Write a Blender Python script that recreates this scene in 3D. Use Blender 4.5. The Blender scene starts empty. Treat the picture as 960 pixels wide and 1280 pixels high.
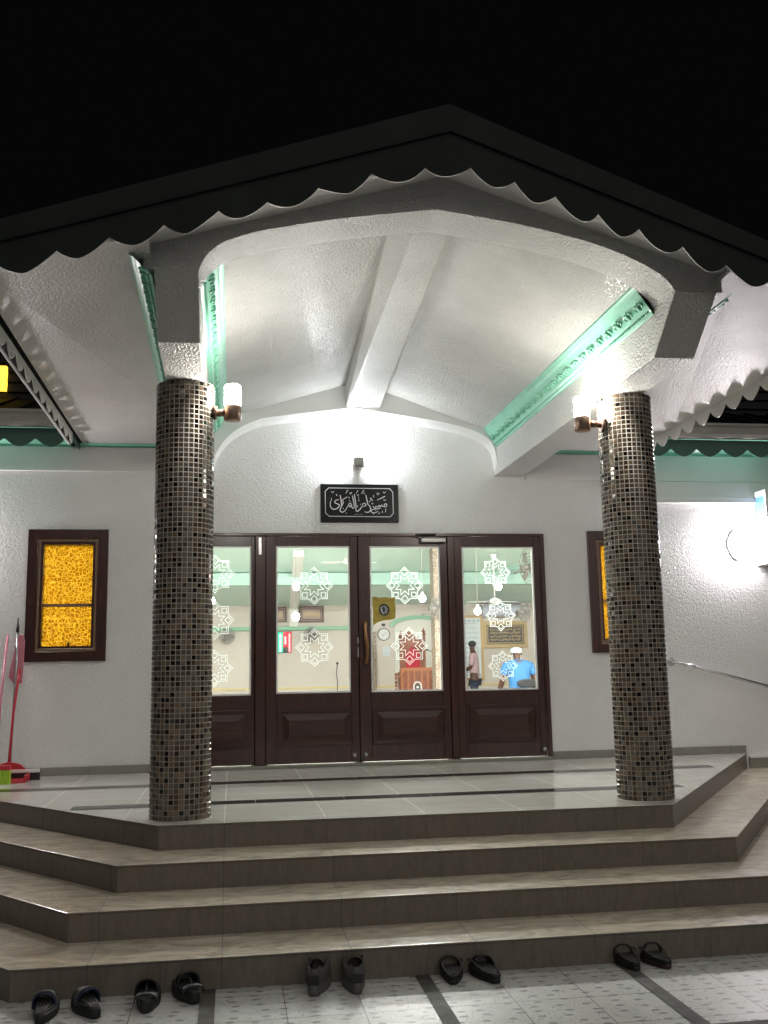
import bpy, math, random
from math import sin, cos, tan, pi, radians, atan2, hypot
from mathutils import Vector, Matrix
random.seed(7)
SC = bpy.context.scene
COL = SC.collection

# ------------------------------------------------------------------ helpers
class MB:
    """collects vertices and faces, then links them as ONE mesh object"""
    def __init__(s): s.v = []; s.f = []; s.m = []; s.sm = []
    def add(s, vs, fs, mi=0, smooth=False):
        b = len(s.v); s.v += [tuple(v) for v in vs]
        for f in fs: s.f.append([b+i for i in f]); s.m.append(mi); s.sm.append(smooth)
        return s
    def box(s, x0, x1, y0, y1, z0, z1, mi=0):
        return s.add([(x0,y0,z0),(x1,y0,z0),(x1,y1,z0),(x0,y1,z0),(x0,y0,z1),(x1,y0,z1),(x1,y1,z1),(x0,y1,z1)],
            [(0,3,2,1),(4,5,6,7),(0,1,5,4),(1,2,6,5),(2,3,7,6),(3,0,4,7)], mi)
    def hexa(s, p, mi=0):   # 8 points: bottom 4, top 4
        return s.add(p, [(0,3,2,1),(4,5,6,7),(0,1,5,4),(1,2,6,5),(2,3,7,6),(3,0,4,7)], mi)
    def prism(s, pts, fn, d0, d1, mi=0, mside=None):
        """pts 2-D outline, fn(a,b,d) -> xyz"""
        n = len(pts)
        vs = [fn(a,b,d0) for a,b in pts] + [fn(a,b,d1) for a,b in pts]
        s.add(vs, [tuple(range(n))[::-1], tuple(range(n,2*n))], mi)
        s.add(vs, [(i,(i+1)%n,n+(i+1)%n,n+i) for i in range(n)], mi if mside is None else mside)
        return s
    def cyl(s, p0, p1, r0, r1=None, n=24, mi=0, caps=True):
        r1 = r0 if r1 is None else r1
        p0 = Vector(p0); p1 = Vector(p1); d = (p1-p0).normalized()
        u = d.orthogonal().normalized(); w = d.cross(u)
        vs = [p0+(u*cos(2*pi*i/n)+w*sin(2*pi*i/n))*r0 for i in range(n)]+[p1+(u*cos(2*pi*i/n)+w*sin(2*pi*i/n))*r1 for i in range(n)]
        s.add(vs, [(i,(i+1)%n,n+(i+1)%n,n+i) for i in range(n)], mi, True)
        if caps: s.add(vs, [tuple(range(n))[::-1], tuple(range(n,2*n))], mi)
        return s
    def lathe(s, c, prof, n=24, mi=0, smooth=True):
        """prof (r,z) about the vertical axis through c"""
        vs = []
        for r,z in prof:
            for i in range(n): vs.append((c[0]+r*cos(2*pi*i/n), c[1]+r*sin(2*pi*i/n), c[2]+z))
        fs = []
        for k in range(len(prof)-1):
            for i in range(n): fs.append((k*n+i, k*n+(i+1)%n, (k+1)*n+(i+1)%n, (k+1)*n+i))
        return s.add(vs, fs, mi, smooth)
    def tube(s, pts, r, n=8, mi=0):
        pts = [Vector(p) for p in pts]; rs = r if isinstance(r,(list,tuple)) else [r]*len(pts)
        vs = []; u = None
        for k,p in enumerate(pts):
            d = (pts[min(k+1,len(pts)-1)]-pts[max(k-1,0)]).normalized()
            if u is None: u = d.orthogonal().normalized()
            u = (u-d*u.dot(d)).normalized(); w = d.cross(u)
            for i in range(n): vs.append(p+(u*cos(2*pi*i/n)+w*sin(2*pi*i/n))*rs[k])
        fs = [(k*n+i,k*n+(i+1)%n,(k+1)*n+(i+1)%n,(k+1)*n+i) for k in range(len(pts)-1) for i in range(n)]
        s.add(vs, fs, mi, True)
        return s.add(vs, [tuple(range(n))[::-1], tuple(range((len(pts)-1)*n,len(pts)*n))], mi)
    def sphere(s, c, r, n=16, mi=0, sx=1, sy=1, sz=1):
        pr = [(max(r*sin(pi*k/n),1e-4), -r*cos(pi*k/n)*sz) for k in range(n+1)]
        b = len(s.v); s.lathe((0,0,0), pr, 2*n, mi)
        for i in range(b, len(s.v)):
            x,y,z = s.v[i]; s.v[i] = (c[0]+x*sx, c[1]+y*sy, c[2]+z)
        return s
    def stroke(s, pts, w, fn, d0, d1, mi=0):
        """flat ribbon along 2-D points; w width or list"""
        ws = w if isinstance(w,(list,tuple)) else [w]*len(pts)
        L=[];R=[]
        for k,(a,b) in enumerate(pts):
            p=pts[max(k-1,0)];q=pts[min(k+1,len(pts)-1)]
            dx,dy=q[0]-p[0],q[1]-p[1];l=hypot(dx,dy) or 1
            nx,ny=-dy/l*ws[k]/2,dx/l*ws[k]/2
            L.append((a+nx,b+ny));R.append((a-nx,b-ny))
        for k in range(len(pts)-1):
            s.prism([L[k],L[k+1],R[k+1],R[k]], fn, d0, d1, mi)
        return s
    def ring(s, pts, w, fn, d0, d1, mi=0):
        """closed mitred outline of width w"""
        n=len(pts);O=[];I=[]
        for k in range(n):
            p=Vector(pts[k-1]);c=Vector(pts[k]);q=Vector(pts[(k+1)%n])
            a=(c-p).normalized();b=(q-c).normalized()
            na=Vector((-a.y,a.x));nb=Vector((-b.y,b.x));m=(na+nb)
            m=m/max(m.length_squared/2,.3)
            O.append(c+m*w/2);I.append(c-m*w/2)
        for k in range(n):
            j=(k+1)%n
            s.prism([O[k],O[j],I[j],I[k]], fn, d0, d1, mi)
        return s
    def build(s, name, mats, parent=None, bevel=0, seg=2, fix=True):
        me = bpy.data.meshes.new(name); me.from_pydata(s.v, [], s.f)
        mats = mats if isinstance(mats,(list,tuple)) else [mats]
        for m in mats: me.materials.append(m)
        me.polygons.foreach_set('material_index', s.m); me.polygons.foreach_set('use_smooth', s.sm)
        me.update()
        if fix:
            import bmesh
            bm = bmesh.new(); bm.from_mesh(me)
            bmesh.ops.remove_doubles(bm, verts=bm.verts, dist=1e-6)
            bmesh.ops.recalc_face_normals(bm, faces=bm.faces); bm.to_mesh(me); bm.free()
        o = bpy.data.objects.new(name, me); COL.objects.link(o)
        if parent: o.parent = parent
        if bevel:
            b = o.modifiers.new('bevel','BEVEL'); b.width = bevel; b.segments = seg; b.limit_method='ANGLE'; b.angle_limit=radians(35)
        return o

def tag(o, label=None, cat=None, group=None, kind=None):
    if label: o['label']=label
    if cat: o['category']=cat
    if group: o['group']=group
    if kind: o['kind']=kind
    return o
def thing(name, label, cat, loc=(0,0,0), rz=0, group=None):
    o = bpy.data.objects.new(name, None); COL.objects.link(o)
    o.location = loc; o.rotation_euler = (0,0,rz); o.empty_display_size=.1
    return tag(o, label, cat, group)
def copy_tree(o, parent=None):
    c = o.copy(); COL.objects.link(c); c.parent = parent
    for ch in list(o.children): copy_tree(ch, c)
    return c
XZ = lambda a,b,d: (a,d,b)      # outline in the wall plane, depth along Y
XY = lambda a,b,d: (a,b,d)      # outline on the ground, depth along Z
YZ = lambda a,b,d: (d,a,b)

# ------------------------------------------------------------------ materials
def mat(name, base=(.5,.5,.5), rough=.5, metal=0, spec=.5, emit=None, es=1, coat=0):
    m = bpy.data.materials.new(name); m.use_nodes=True
    b = m.node_tree.nodes['Principled BSDF']
    b.inputs['Base Color'].default_value=(*base,1); b.inputs['Roughness'].default_value=rough
    b.inputs['Metallic'].default_value=metal; b.inputs['Specular IOR Level'].default_value=spec
    if coat: b.inputs['Coat Weight'].default_value=coat; b.inputs['Coat Roughness'].default_value=.08
    if emit: b.inputs['Emission Color'].default_value=(*emit,1); b.inputs['Emission Strength'].default_value=es
    m['b']=1
    return m
def N(m, t, **k):
    n = m.node_tree.nodes.new(t)
    for a,b in k.items():
        if a in n.inputs: n.inputs[a].default_value=b
        else: setattr(n,a,b)
    return n
def Lk(m,a,b): m.node_tree.links.new(a,b)
def bs(m): return m.node_tree.nodes['Principled BSDF']
def coords(m, scale=(1,1,1), which='Object', rot=(0,0,0)):
    t=N(m,'ShaderNodeTexCoord'); mp=N(m,'ShaderNodeMapping'); mp.inputs['Scale'].default_value=scale; mp.inputs['Rotation'].default_value=rot
    Lk(m,t.outputs[which],mp.inputs['Vector']); return mp.outputs['Vector']
def ramp(m, fac, stops):
    r=N(m,'ShaderNodeValToRGB'); e=r.color_ramp.elements
    while len(e)<len(stops): e.new(.5)
    for q,(p,c) in zip(e,stops): q.position=p; q.color=(*c,1) if len(c)==3 else c
    Lk(m,fac,r.inputs['Fac']); return r.outputs['Color']
def noise(m, vec, scale, detail=2, rough=.5, dist=0):
    n=N(m,'ShaderNodeTexNoise'); n.inputs['Scale'].default_value=scale; n.inputs['Detail'].default_value=detail
    n.inputs['Roughness'].default_value=rough; n.inputs['Distortion'].default_value=dist
    Lk(m,vec,n.inputs['Vector']); return n.outputs['Fac']
def bump(m, h, strength, dist, prev=None):
    b=N(m,'ShaderNodeBump'); b.inputs['Strength'].default_value=strength; b.inputs['Distance'].default_value=dist
    Lk(m,h,b.inputs['Height'])
    if prev: Lk(m,prev,b.inputs['Normal'])
    Lk(m,b.outputs['Normal'],bs(m).inputs['Normal']); return b.outputs['Normal']
def mottle(m, base, var, scale=1.3, vec=None, detail=5):
    vec = vec or coords(m)
    f=noise(m,vec,scale,detail,.6)
    c0=tuple(max(0,x*(1-var)) for x in base); c1=tuple(min(1,x*(1+var)) for x in base)
    Lk(m, ramp(m,f,[(.3,c0),(.7,c1)]), bs(m).inputs['Base Color'])
    return f

def plaster(name, base, scale, strength, dist, rough=.45, var=.04, stretch=(1,1,1), dd=1.0):
    m=mat(name,base,rough); v=coords(m,stretch)
    mottle(m,base,var,.9)
    h=noise(m,v,scale,3,.55,dd); hh=ramp(m,h,[(.35,(0,0,0)),(.62,(1,1,1))])
    bump(m,hh,strength,dist); return m
M={}
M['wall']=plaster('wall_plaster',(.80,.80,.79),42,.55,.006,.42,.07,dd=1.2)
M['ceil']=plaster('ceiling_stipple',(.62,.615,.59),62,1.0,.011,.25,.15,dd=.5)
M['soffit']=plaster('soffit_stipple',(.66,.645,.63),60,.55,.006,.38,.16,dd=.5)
M['smooth']=plaster('painted_band',(.74,.74,.73),60,.12,.003,.5,.03)
M['beamgrit']=plaster('beam_roughcast',(.63,.63,.61),60,1.0,.009,.36,.1,dd=.3)
m=M['mint']=mat('mint_gloss',(.34,.66,.52),.28); mottle(m,(.24,.57,.42),.12,6)
m=M['mint_dull']=mat('mint_paint_dull',(.22,.55,.42),.5)
m=M['fascia']=mat('fascia_sheet',(.10,.105,.095),.55,0,.15); mottle(m,(.012,.017,.014),.3,3)
m=M['fringe_edge']=mat('fringe_edge',(.75,.75,.72),.5)
m=M['greenmetal']=mat('green_sheet',(.035,.10,.075),.45)
m=M['roof']=mat('roof_sheet',(.006,.007,.008),.8,0,.1)
m=M['cladding']=mat('dark_cladding',(.005,.005,.006),.6,0,.2)
m=M['gutter']=mat('gutter',(.30,.29,.26),.45); mottle(m,(.30,.29,.26),.15,4)
m=M['white']=mat('white_paint',(.8,.8,.79),.35)
# wood
m=M['wood']=mat('mahogany',(.045,.014,.010),.28,coat=.3)
v=coords(m,(9,9,1.2)); f=noise(m,v,3,6,.6,.6)
Lk(m,ramp(m,f,[(.25,(.026,.008,.006)),(.55,(.052,.014,.010)),(.8,(.10,.032,.020))]),bs(m).inputs['Base Color'])
bump(m,f,.15,.002)
m=M['wood_h']=mat('mahogany_worn',(.05,.016,.011),.33)
v=coords(m,(1.2,9,9)); f=noise(m,v,3,6,.6,.6)
Lk(m,ramp(m,f,[(.25,(.024,.009,.006)),(.55,(.05,.017,.012)),(.82,(.11,.045,.03))]),bs(m).inputs['Base Color'])
M['bead']=mat('brown_bead',(.22,.13,.085),.35)
M['handle']=mat('bronze_handle',(.32,.17,.08),.3,.8)
M['steel']=mat('brushed_steel',(.6,.6,.6),.25,1)
M['chrome']=mat('chrome',(.75,.75,.75),.22,1)
# thin glass
m=bpy.data.materials.new('clear_glass'); m.use_nodes=True; nt=m.node_tree; nt.nodes.clear()
o=nt.nodes.new('ShaderNodeOutputMaterial'); mx=nt.nodes.new('ShaderNodeMixShader'); tr=nt.nodes.new('ShaderNodeBsdfTransparent'); gl=nt.nodes.new('ShaderNodeBsdfGlossy'); fr=nt.nodes.new('ShaderNodeFresnel')
tr.inputs[0].default_value=(.95,.97,.96,1); gl.inputs['Roughness'].default_value=.01; fr.inputs[0].default_value=1.5
nt.links.new(fr.outputs[0],mx.inputs[0]); nt.links.new(tr.outputs[0],mx.inputs[1]); nt.links.new(gl.outputs[0],mx.inputs[2]); nt.links.new(mx.outputs[0],o.inputs[0])
M['glass']=m
m=M['etch']=mat('frosted_film',(.85,.87,.86),.6)
m.node_tree.nodes.remove
bs(m).inputs['Emission Color'].default_value=(1,1,1,1); bs(m).inputs['Emission Strength'].default_value=0
m=M['film']=bpy.data.materials.new('frosted_star_film'); m.use_nodes=True; nt=m.node_tree; nt.nodes.clear()
o=nt.nodes.new('ShaderNodeOutputMaterial'); ad=nt.nodes.new('ShaderNodeAddShader'); tl=nt.nodes.new('ShaderNodeBsdfTranslucent'); df=nt.nodes.new('ShaderNodeBsdfDiffuse')
tl.inputs[0].default_value=(.80,.83,.83,1); df.inputs[0].default_value=(.35,.36,.36,1)
mx=nt.nodes.new('ShaderNodeMixShader'); mx.inputs[0].default_value=.5
nt.links.new(tl.outputs[0],ad.inputs[0]); nt.links.new(df.outputs[0],ad.inputs[1]); nt.links.new(ad.outputs[0],o.inputs[0])
# amber glass, lit from inside
m=M['amber']=bpy.data.materials.new('amber_glass'); m.use_nodes=True; nt=m.node_tree; nt.nodes.clear()
o=nt.nodes.new('ShaderNodeOutputMaterial')
v=coords(m,(1,1,1)); nz=N(m,'ShaderNodeTexNoise'); nz.inputs['Scale'].default_value=26; Lk(m,v,nz.inputs['Vector'])
va=N(m,'ShaderNodeVectorMath',operation='MULTIPLY_ADD'); Lk(m,nz.outputs['Color'],va.inputs[0]); va.inputs[1].default_value=(.02,.02,.02); Lk(m,v,va.inputs[2])
vo=N(m,'ShaderNodeTexVoronoi'); vo.inputs['Scale'].default_value=34; vo.feature='DISTANCE_TO_EDGE'; Lk(m,va.outputs[0],vo.inputs['Vector'])
c=ramp(m,vo.outputs['Distance'],[(.0,(.78,.62,.18)),(.08,(.62,.42,.045)),(.25,(.44,.26,.010)),(.6,(.60,.42,.06))])
bp=N(m,'ShaderNodeBump'); bp.inputs['Strength'].default_value=1; bp.inputs['Distance'].default_value=.012; Lk(m,vo.outputs['Distance'],bp.inputs['Height'])
tl=N(m,'ShaderNodeBsdfTranslucent'); rf=N(m,'ShaderNodeBsdfRefraction'); rf.inputs['Roughness'].default_value=.25; rf.inputs['IOR'].default_value=1.25
gl=N(m,'ShaderNodeBsdfGlossy'); gl.inputs['Roughness'].default_value=.15; frn=N(m,'ShaderNodeFresnel'); frn.inputs[0].default_value=1.45
Lk(m,c,tl.inputs[0]); Lk(m,c,rf.inputs[0]); Lk(m,bp.outputs[0],rf.inputs['Normal']); Lk(m,bp.outputs[0],gl.inputs['Normal']); Lk(m,bp.outputs[0],tl.inputs['Normal'])
m1=N(m,'ShaderNodeMixShader'); m1.inputs[0].default_value=.45; Lk(m,tl.outputs[0],m1.inputs[1]); Lk(m,rf.outputs[0],m1.inputs[2])
m2=N(m,'ShaderNodeMixShader'); Lk(m,frn.outputs[0],m2.inputs[0]); Lk(m,m1.outputs[0],m2.inputs[1]); Lk(m,gl.outputs[0],m2.inputs[2]); Lk(m,m2.outputs[0],o.inputs[0])
# floor and steps
def tilemat(name, base, var, bw, bh, rough, gcol, vscale=(1,1,1), rot=(0,0,0), mortar=.003, nscale=3, nstretch=(1,1,1), off=0.0, ndist=1.5):
    m=mat(name,base,rough); v=coords(m,vscale,rot=rot)
    br=N(m,'ShaderNodeTexBrick'); br.offset=off; br.inputs['Scale'].default_value=1
    br.inputs['Brick Width'].default_value=bw; br.inputs['Row Height'].default_value=bh; br.inputs['Mortar Size'].default_value=mortar; br.inputs['Mortar Smooth'].default_value=.1
    Lk(m,v,br.inputs['Vector'])
    n=noise(m,coords(m,nstretch),nscale,8,.62,ndist)
    c0=tuple(x*(1-var) for x in base); c1=tuple(min(1,x*(1+var)) for x in base)
    tc=ramp(m,n,[(.28,c0),(.5,base),(.75,c1)])
    mx=N(m,'ShaderNodeMix',data_type='RGBA'); Lk(m,br.outputs['Fac'],mx.inputs[0]); Lk(m,tc,mx.inputs[6]); mx.inputs[7].default_value=(*gcol,1)
    Lk(m,mx.outputs[2],bs(m).inputs['Base Color'])
    mr=N(m,'ShaderNodeMapRange'); mr.inputs[3].default_value=rough; mr.inputs[4].default_value=.6; Lk(m,br.outputs['Fac'],mr.inputs[0]); Lk(m,mr.outputs[0],bs(m).inputs['Roughness'])
    iv=N(m,'ShaderNodeMath',operation='SUBTRACT'); iv.inputs[0].default_value=1; Lk(m,br.outputs['Fac'],iv.inputs[1])
    bump(m,iv.outputs[0],.4,.002)
    return m
M['landing']=tilemat('polished_tile',(.68,.665,.61),.10,.6,.6,.10,(.66,.65,.6),mortar=.0018,nscale=2,nstretch=(1,3,1))
M['inlay']=mat('dark_inlay',(.035,.036,.036),.12)
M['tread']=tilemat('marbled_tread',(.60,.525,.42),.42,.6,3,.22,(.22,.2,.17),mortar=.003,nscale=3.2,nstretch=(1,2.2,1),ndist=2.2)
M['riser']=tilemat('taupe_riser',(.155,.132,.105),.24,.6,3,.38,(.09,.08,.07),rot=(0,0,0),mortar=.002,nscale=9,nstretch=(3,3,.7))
M['skirt']=tilemat('taupe_skirting',(.26,.25,.215),.12,.6,3,.35,(.15,.15,.13),nscale=5)
M['cement']=mat('cement_joint',(.07,.068,.06),.7); f=mottle(M['cement'],(.075,.072,.062),.5,14); bump(M['cement'],f,.5,.004)
# patterned forecourt tiles
m=M['court']=mat('patterned_tile',(.6,.6,.58),.38,0,.25)
v=coords(m,(1,1,1)); mp=[n for n in m.node_tree.nodes if n.type=='MAPPING'][0]; mp.inputs['Location'].default_value=(.263+.33*20,.13+.33*40,0)
br=N(m,'ShaderNodeTexBrick'); br.offset=0; br.inputs['Scale'].default_value=1; br.inputs['Brick Width'].default_value=.33; br.inputs['Row Height'].default_value=.33; br.inputs['Mortar Size'].default_value=.0022
Lk(m,v,br.inputs['Vector'])
# wavy outlines (contour lines of a noise field)
nn=noise(m,v,11,1,.4,.5)
mm=N(m,'ShaderNodeMath',operation='MULTIPLY'); mm.inputs[1].default_value=9; Lk(m,nn,mm.inputs[0])
fr=N(m,'ShaderNodeMath',operation='FRACT'); Lk(m,mm.outputs[0],fr.inputs[0])
wav=ramp(m,fr.outputs[0],[(.42,(1,1,1)),(.47,(.55,.55,.55)),(.53,(.55,.55,.55)),(.58,(1,1,1))])
# oval spots
v2=coords(m,(10,18,1)); vo=N(m,'ShaderNodeTexVoronoi'); vo.voronoi_dimensions='2D'; vo.inputs['Scale'].default_value=.85; vo.inputs['Randomness'].default_value=.45; Lk(m,v2,vo.inputs['Vector'])
spot=ramp(m,vo.outputs['Distance'],[(.13,(.45,.46,.46)),(.20,(1,1,1))])
n2=noise(m,v,3,5,.6)
bc=ramp(m,n2,[(.3,(.52,.52,.50)),(.7,(.66,.66,.64))])
x1=N(m,'ShaderNodeMix',data_type='RGBA',blend_type='MULTIPLY'); x1.inputs[0].default_value=.9; Lk(m,bc,x1.inputs[6]); Lk(m,wav,x1.inputs[7])
x2=N(m,'ShaderNodeMix',data_type='RGBA',blend_type='MULTIPLY'); x2.inputs[0].default_value=1; Lk(m,x1.outputs[2],x2.inputs[6]); Lk(m,spot,x2.inputs[7])
x3=N(m,'ShaderNodeMix',data_type='RGBA'); Lk(m,br.outputs['Fac'],x3.inputs[0]); Lk(m,x2.outputs[2],x3.inputs[6]); x3.inputs[7].default_value=(.10,.10,.09,1)
Lk(m,x3.outputs[2],bs(m).inputs['Base Color'])
iv=N(m,'ShaderNodeMath',operation='SUBTRACT'); iv.inputs[0].default_value=1; Lk(m,br.outputs['Fac'],iv.inputs[1])
b1=bump(m,n2,.12,.004); bump(m,iv.outputs[0],.5,.002,b1)
# mosaic
M['t_black']=mat('mosaic_black',(.012,.010,.008),.10); M['t_brown']=mat('mosaic_brown',(.085,.055,.035),.16)
M['t_tan']=mat('mosaic_tan',(.20,.145,.095),.18); M['t_grey']=mat('mosaic_grey',(.155,.135,.11),.18); M['t_smoke']=mat('mosaic_smoke',(.10,.085,.066),.16)
M['grout']=mat('grout',(.52,.47,.41),.7)
# lamps and misc
M['lamp']=mat('lamp_glass',(.9,.9,.9),.3,emit=(1,.95,.86),es=66)
M['lamp_cool']=mat('lamp_glass_cool',(.9,.9,.9),.3,emit=(.93,.98,1),es=62)
M['bulk']=mat('bulkhead_glass',(.9,.9,.9),.3,emit=(1,.93,.95),es=104)
M['globe']=mat('pendant_globe',(.9,.9,.9),.3,emit=(1,.98,.95),es=20)
M['tube']=mat('added_hall_glow',(.9,.9,.9),.3,emit=(1,.96,.93),es=98)  # glow of the light panels added inside the hall
M['copper']=mat('copper_cup',(.26,.17,.13),.35,.7)
M['cup']=mat('grey_cup',(.32,.31,.30),.35,.7)
M['sign']=mat('black_sign',(.006,.007,.008),.35,0,.25)
M['silver']=mat('silver_letter',(.75,.75,.76),.4)
M['red']=mat('red_plastic',(.55,.03,.05),.3); M['lime']=mat('lime_bristle',(.45,.70,.05),.6); M['rubber']=mat('black_rubber',(.012,.012,.013),.45)
M['alu']=mat('aluminium_pole',(.45,.45,.48),.3,.9)
M['pinkp']=mat('pink_plastic',(.62,.22,.28),.35)
M['navy']=mat('navy_strap',(.015,.018,.06),.3); M['shoe']=mat('black_shoe',(.016,.016,.016),.62); M['shoeg']=mat('grey_shoe',(.075,.075,.072),.6); M['insole']=mat('insole',(.04,.04,.042),.75)
M['midsole']=mat('grey_midsole',(.10,.10,.095),.5); M['darkred']=mat('maroon_sole',(.05,.022,.022),.5)
M['blueglass']=mat('blue_glass',(.10,.24,.42),.08)
M['cream']=plaster('cream_wallpaper',(.68,.61,.55),9,.2,.01,.5,.06)
M['intwhite']=mat('interior_white',(.82,.80,.74),.5)
M['intmint']=mat('interior_mint',(.62,.80,.71),.45); M['intmint2']=mat('interior_mint_deep',(.38,.58,.50),.45)
M['ledge']=mat('ledge_green',(.30,.58,.40),.5); M['yellow']=mat('yellow_line',(.75,.60,.25),.5)
M['carpet']=mat('carpet',(.36,.36,.32),.9)
M['mwood']=mat('minbar_wood',(.22,.06,.025),.35); mottle(M['mwood'],(.22,.06,.025),.3,7); M['mwood2']=mat('minbar_wood_light',(.38,.14,.055),.35); M['crimson']=mat('crimson_cloth',(.42,.01,.03),.7)
M['gold']=mat('gold_leaf',(.42,.31,.16),.4,.5); M['fbrown']=mat('frame_brown',(.10,.045,.03),.4); M['rose']=mat('rose_field',(.38,.27,.22),.5); M['charcoal']=mat('charcoal_field',(.05,.045,.04),.35)
M['paper']=mat('paper',(.75,.80,.84),.6); M['ink']=mat('ink',(.12,.25,.35),.6); M['tanframe']=mat('tan_frame',(.62,.42,.20),.5)
m=M['speckle']=mat('speckled_tile',(.45,.36,.28),.4)
v=coords(m,(1,1,1)); vo=N(m,'ShaderNodeTexVoronoi'); vo.inputs['Scale'].default_value=38; Lk(m,v,vo.inputs['Vector'])
Lk(m,ramp(m,vo.outputs['Distance'],[(.2,(.12,.07,.045)),(.5,(.30,.22,.16)),(.8,(.50,.43,.34))]),bs(m).inputs['Base Color'])
M['fan']=mat('fan_grey',(.28,.26,.24),.4,.3)
M['skin']=mat('skin_dark',(.10,.045,.03),.5); M['blueshirt']=mat('blue_shirt',(.045,.17,.38),.8); M['pinkshirt']=mat('pink_shirt',(.58,.40,.44),.8)
M['jeans']=mat('dark_trousers',(.04,.05,.08),.8); M['cap']=mat('cap_grey',(.42,.50,.50),.8); M['hair']=mat('black_hair',(.01,.009,.008),.7)
M['gled']=mat('green_screen',(.01,.05,.03),.4,emit=(.0,.42,.24),es=.8); M['rled']=mat('red_screen',(.05,.005,.005),.4,emit=(.75,.01,.03),es=.8); M['wled']=mat('white_led_text',(.5,.5,.5),.4,emit=(.95,.85,.8),es=.9)
M['mustard']=mat('mustard_paper',(.48,.36,.06),.6); mottle(M['mustard'],(.48,.36,.06),.25,18)
M['dark']=mat('dark_print',(.03,.035,.03),.5)
M['litwin']=mat('lit_yellow_window',(.3,.2,.02),.4,emit=(.85,.52,.04),es=1)
M['lit_edge']=mat('painted_lit_edge',(.80,.80,.78),.5)  # pale colour stands in for room light on the glass edges

# ------------------------------------------------------------------ geometry constants (metres; z=0 is the porch landing, y=0 the front wall)
D=3.12; W=1.576; T=.394; H=.1418; PR=.6134; PL=.6876; GZ=-4*H
def nose(k, side):
    ph = PR if side>0 else PL
    return (side*(W+k*T*(1-sin(ph))/cos(ph)), -D-k*T)
def step_poly(k, inset=0.):
    xl,y=nose(k,-1); xr,_=nose(k,1)
    return [(xl,y),(xr,y),(xr-y*tan(PR),0.0),(xl+y*tan(PL),0.0)]

# ------------------------------------------------------------------ ground, steps, landing
g=MB(); g.add([(-60,-60,GZ),(60,-60,GZ),(60,60,GZ),(-60,60,GZ)],[(0,1,2,3)])
tag(g.build('forecourt_pavement',M['court']),kind='structure')
g=MB()
for x in (-3.23,-2.245,-1.26,-.263,.722,1.71,2.70,3.68,4.66):
    g.add([(x-.034,-14,GZ+.004),(x+.034,-14,GZ+.004),(x+.034,-4.26,GZ+.004),(x-.034,-4.26,GZ+.004)],[(0,1,2,3)])
for y in (-5.215,-6.2,-7.2): g.add([(-6,y-.03,GZ+.008),(8,y-.03,GZ+.008),(8,y+.03,GZ+.008),(-6,y+.03,GZ+.008)],[(0,1,2,3)])
tag(g.build('pavement_joint_strips',M['cement']),kind='structure')
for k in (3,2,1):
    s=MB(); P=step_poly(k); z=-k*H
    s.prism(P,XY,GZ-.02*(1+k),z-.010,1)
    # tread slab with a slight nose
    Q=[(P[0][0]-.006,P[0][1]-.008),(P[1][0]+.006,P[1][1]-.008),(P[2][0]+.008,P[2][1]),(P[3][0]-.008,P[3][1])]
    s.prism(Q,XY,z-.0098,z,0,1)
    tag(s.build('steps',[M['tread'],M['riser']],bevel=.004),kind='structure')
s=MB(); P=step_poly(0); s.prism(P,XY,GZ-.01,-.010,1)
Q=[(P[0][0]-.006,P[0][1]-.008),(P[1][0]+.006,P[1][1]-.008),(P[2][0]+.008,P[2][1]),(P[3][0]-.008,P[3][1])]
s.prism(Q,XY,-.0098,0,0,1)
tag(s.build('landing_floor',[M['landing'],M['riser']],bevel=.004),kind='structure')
s=MB()
for y,w in ((-1.05,.085),(-2.24,.08)):
    for xa,xb in ((-(W+(D+y)*tan(PL))+.10,(W+(D+y)*tan(PR))-.16),):
        x=xa
        while x<xb:
            x2=min(x+.596,xb); s.add([(x,y-w,.003),(x2,y-w,.003),(x2,y+w,.003),(x,y+w,.003)],[(0,1,2,3)]); x+=.6
tag(s.build('landing_inlay_strips',M['inlay']),kind='structure')

# ------------------------------------------------------------------ the building
bd=thing('mosque_building','white stucco mosque with brown glazed doors, amber windows and scalloped green eaves','building')
def wall_grid(mb, xs, zs, holes, y0, y1, mi=0):
    for i in range(len(xs)-1):
        for j in range(len(zs)-1):
            cx=(xs[i]+xs[i+1])/2; cz=(zs[j]+zs[j+1])/2
            if any(h[0]<cx<h[1] and h[2]<cz<h[3] for h in holes): continue
            for y in (y0,y1): mb.add([(xs[i],y,zs[j]),(xs[i+1],y,zs[j]),(xs[i+1],y,zs[j+1]),(xs[i],y,zs[j+1])],[(0,1,2,3)],mi)
    for a,b,c,d in holes:
        mb.add([(a,y0,c),(b,y0,c),(b,y0,d),(a,y0,d),(a,y1,c),(b,y1,c),(b,y1,d),(a,y1,d)],[(0,1,5,4),(1,2,6,5),(2,3,7,6),(3,0,4,7)],mi)
DX0,DX1,DZ=-1.735,1.818,2.135
wl=(-2.975,-2.277,.983,2.163); wr=(2.262,2.96,.983,2.163)
w=MB(); wall_grid(w,[-8,wl[0],wl[1],DX0,DX1,wr[0],wr[1],9],[GZ-.3,0,wl[2],DZ,wl[3],3.27],[(DX0,DX1,0,DZ),wl,wr],0,.2)
w.build('front_wall',M['wall'],bd,fix=False)
# side and rear walls, closed
for a,b in ((-8,-7.8),(8.8,9)): w=MB(); w.box(a,b,.7,15,GZ-.3,3.45); w.build('side_wall',M['wall'],bd)
w=MB(); w.box(-7.8,8.8,14.6,15,GZ-.3,3.45); w.build('rear_wall',M['wall'],bd)
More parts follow.
